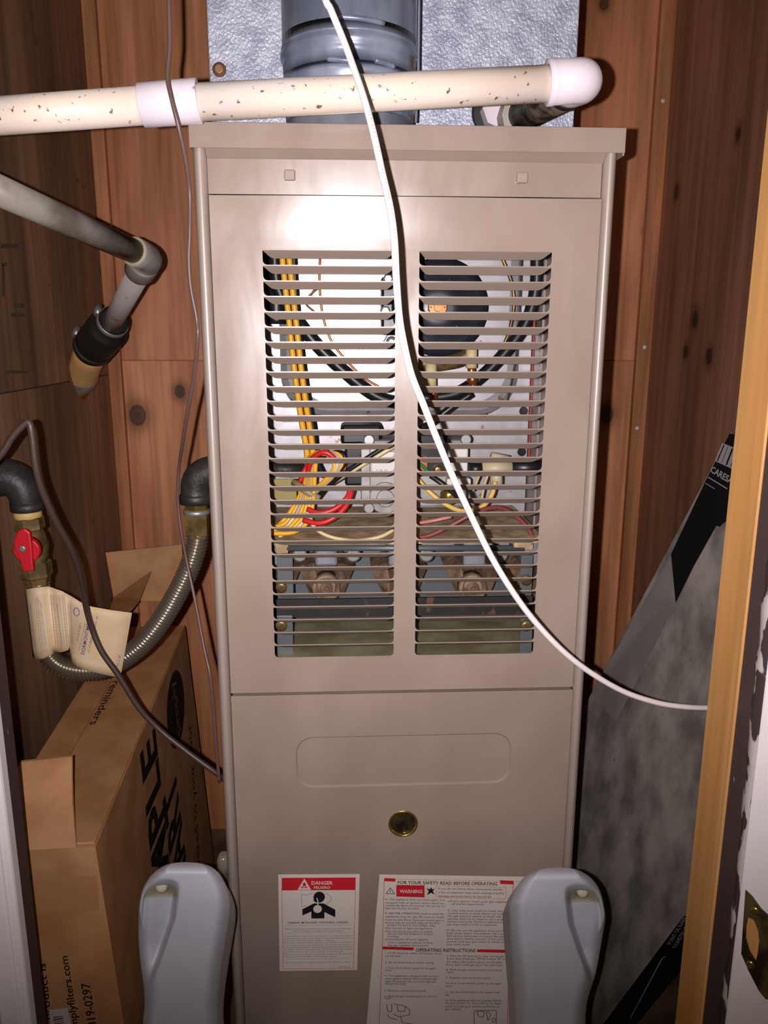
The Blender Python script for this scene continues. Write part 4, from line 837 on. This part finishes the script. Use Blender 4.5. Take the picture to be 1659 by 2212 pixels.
# black long edge with small white print and a painted crease highlight
FB_ = Frame(FC(sg_*CW, 0, 0), -FC.n, ca_)
if FB_.n.dot(wv) < 0: FB_ = Frame(FC(sg_*CW, 0, 0), FC.n, ca_)
su = 1 if FB_.u.dot(-FC.n) > 0 else -1
MB().poly(FB_, [(0, -CL), (0, 0), (su*TH, 0), (su*TH, -CL)][::1], .0004).build('black_edge', cartb, ct)
pr = MB(); bq = lambda px, py: ((PP(px, py, FB_.o, FB_.n)-FB_.o).dot(FB_.u), (PP(px, py, FB_.o, FB_.n)-FB_.o).dot(FB_.v))
for t, a, b in (('POINT DE RAINURAGE', (1449, 2038), (1500, 1955)), ('CONSTRUCTION', (1460, 2046), (1500, 1978))):
    (x0, y0), (x1, y1) = bq(*a), bq(*b); pr.text(FB_, t, x0, y0, .006, math.hypot(x1-x0, y1-y0), .0008, 0, .0, rot=math.atan2(y1-y0, x1-x0))
pr.line(FB_, [bq(1436, 2064), bq(1428, 2072), bq(1360, 2200)], .0016, .0008, 0)  # highlight along the crease, drawn in as a pale line
pr.build('edge_print_highlight', mat('white_ink_highlight', (190, 186, 182), .5), ct)

# ---------------------------------------------------------------- step stool rails in front
st = thing('step_stool', 'pale grey plastic step stool, its two scooped rails standing before the furnace', 'step stool', (-.03, -.08, 0))
YS = -.10
outl = [(400, 1862), (440, 1866), (466, 1879), (482, 1900), (493, 1930), (495, 1962), (489, 2005), (480, 2060), (472, 2120), (468, 2170), (470, 2212), (475, 2300)]
outr = [(400, 1862), (365, 1866), (338, 1880), (318, 1902), (305, 1930), (299, 1970), (299, 2030), (303, 2080), (310, 2130), (312, 2170), (308, 2212), (300, 2300)]
def interp(tab, y):
    tab = sorted(tab, key=lambda p: p[1])
    for (x0, y0), (x1, y1) in zip(tab, tab[1:]):
        if y0 <= y <= y1: f = (y-y0)/(y1-y0) if y1 > y0 else 0; return x0+(x1-x0)*f
    return tab[-1][0]
def sm(t): t = max(0, min(1, t)); return t*t*(3-2*t)
outl2 = [(400, 1862), (440, 1866), (470, 1880), (489, 1902), (501, 1932), (504, 1945), (500, 2016), (495, 2080), (491, 2137), (490, 2212), (489, 2300)]
outr2 = [(400, 1862), (362, 1867), (332, 1884), (312, 1910), (302, 1945), (299, 1975), (304, 2006), (319, 2088), (338, 2153), (342, 2212), (338, 2300)]
def smooth_tab(tab):
    q = catmull([V((x, y, 0)) for x, y in tab], 10); return [(p.x, p.y) for p in q]
def rail(mirror):
    lt, rt = (outr2, outl2) if mirror else (outr, outl)
    lt, rt = smooth_tab(lt), smooth_tab(rt)
    def hgt(x, y, xl, xr):
        e = max(0, min(x-xl, xr-x, (y-1861.5)*1.1)); k = min(1, e/34)
        h = .016*(1-(1-k)**2.4)+.004*sm((x-xl)/(xr-xl))*sm((y-1862)/90)*(1-sm((y-2020)/200))
        ridge = 391-(y-1905)*.13-(max(0, y-1985)*.22)            # inner lip of the scoop
        return h-dip(x, y, xl)*.030*(.35+.65*max(0, min(1, (x-xl)/max(10, ridge-xl))))
    def dip(x, y, xl):
        ridge = 391-(y-1905)*.13-(max(0, y-1985)*.22); top = 1896+(max(0, abs(x-352)-6)/40)**2*18
        rim = sm((x-xl-4)/8) if y < 1960 else max(sm((x-xl-4)/8), sm((y-1960)/50))
        return sm((ridge-x)/16)*sm((y-top)/38)*(1-sm((y-2030)/125))*rim
    ys = [1862.4+(2300-1862.4)*(1-math.cos(math.pi*.5*i/100)) for i in range(101)]
    rows = []; NC = 80
    at = lambda x, y, h: P(x if not mirror else 1607-x, y+(11 if mirror else 0), YS-h)
    for y in ys:
        xr = interp(rt, y); xl = interp(lt, y)
        rows.append([at(xl+(xr-xl)*j/NC, y, hgt(xl+(xr-xl)*j/NC, y, xl, xr)) for j in range(NC+1)])
    last = rows[-1]
    for k, z in ((1, .18), (2, .0)):
        rows.append([V((p.x+(-.004 if not mirror else .004)*k, p.y+.01*k, z)) for p in last])
    mb = MB().sheet(rows if not mirror else [r[::-1] for r in rows], thick=(0, .03, -.036))
    for i in range(100):                          # the sloping head of the scoop is moulded in aged beige plastic
        y = ys[i]; xr = interp(rt, y); xl = interp(lt, y)
        for j in range(NC):
            x = xl+(xr-xl)*(j+.5)/NC
            if y < 1936 and dip(x, y, xl) > .25 and x < 386: mb.m[i*NC+(j if not mirror else NC-1-j)] = 1
    o = mb.build('rail', [stool, stoolb], st)
    pt = at(350, 1914, hgt(350, 1914, interp(lt, 1914), interp(rt, 1914))-.002)
    MB().lathe(pt, (0, -1, .55), [(-.004, .0054), (.0025, .0052), (.0042, .0040), (.0047, .002)], 20).build('screw_boss', stoolb, o, label='round moulded screw boss')
    return o
rail(False); rail(True)
for z in (.08, .20):
    MB().box(-.235, .165, -.10, -.03, z, z+.018).build('tread', stool, st, .006)
# clear plastic fitting at the furnace foot
p = P(481, 1908, .02)
ft_ = thing('drain_fitting', 'small clear plastic fitting stuck to the left edge of the furnace', 'fitting', p)
MB().lathe(V((-.1855, .03, p.z-.022)), (0, 0, 1), [(0, .006), (.03, .006), (.031, .0072), (.044, .0072), (.05, .004)], 20).build('fitting_body', mat('milky_plastic', (126, 120, 108), .12, coat=.6), ft_)
MB().lathe(V((-.1855, .03, p.z-.06)), (0, 0, 1), [(0, .005), (.04, .005)], 16).build('fitting_tube', mat('clear_grey', (84, 80, 74), .2), ft_)
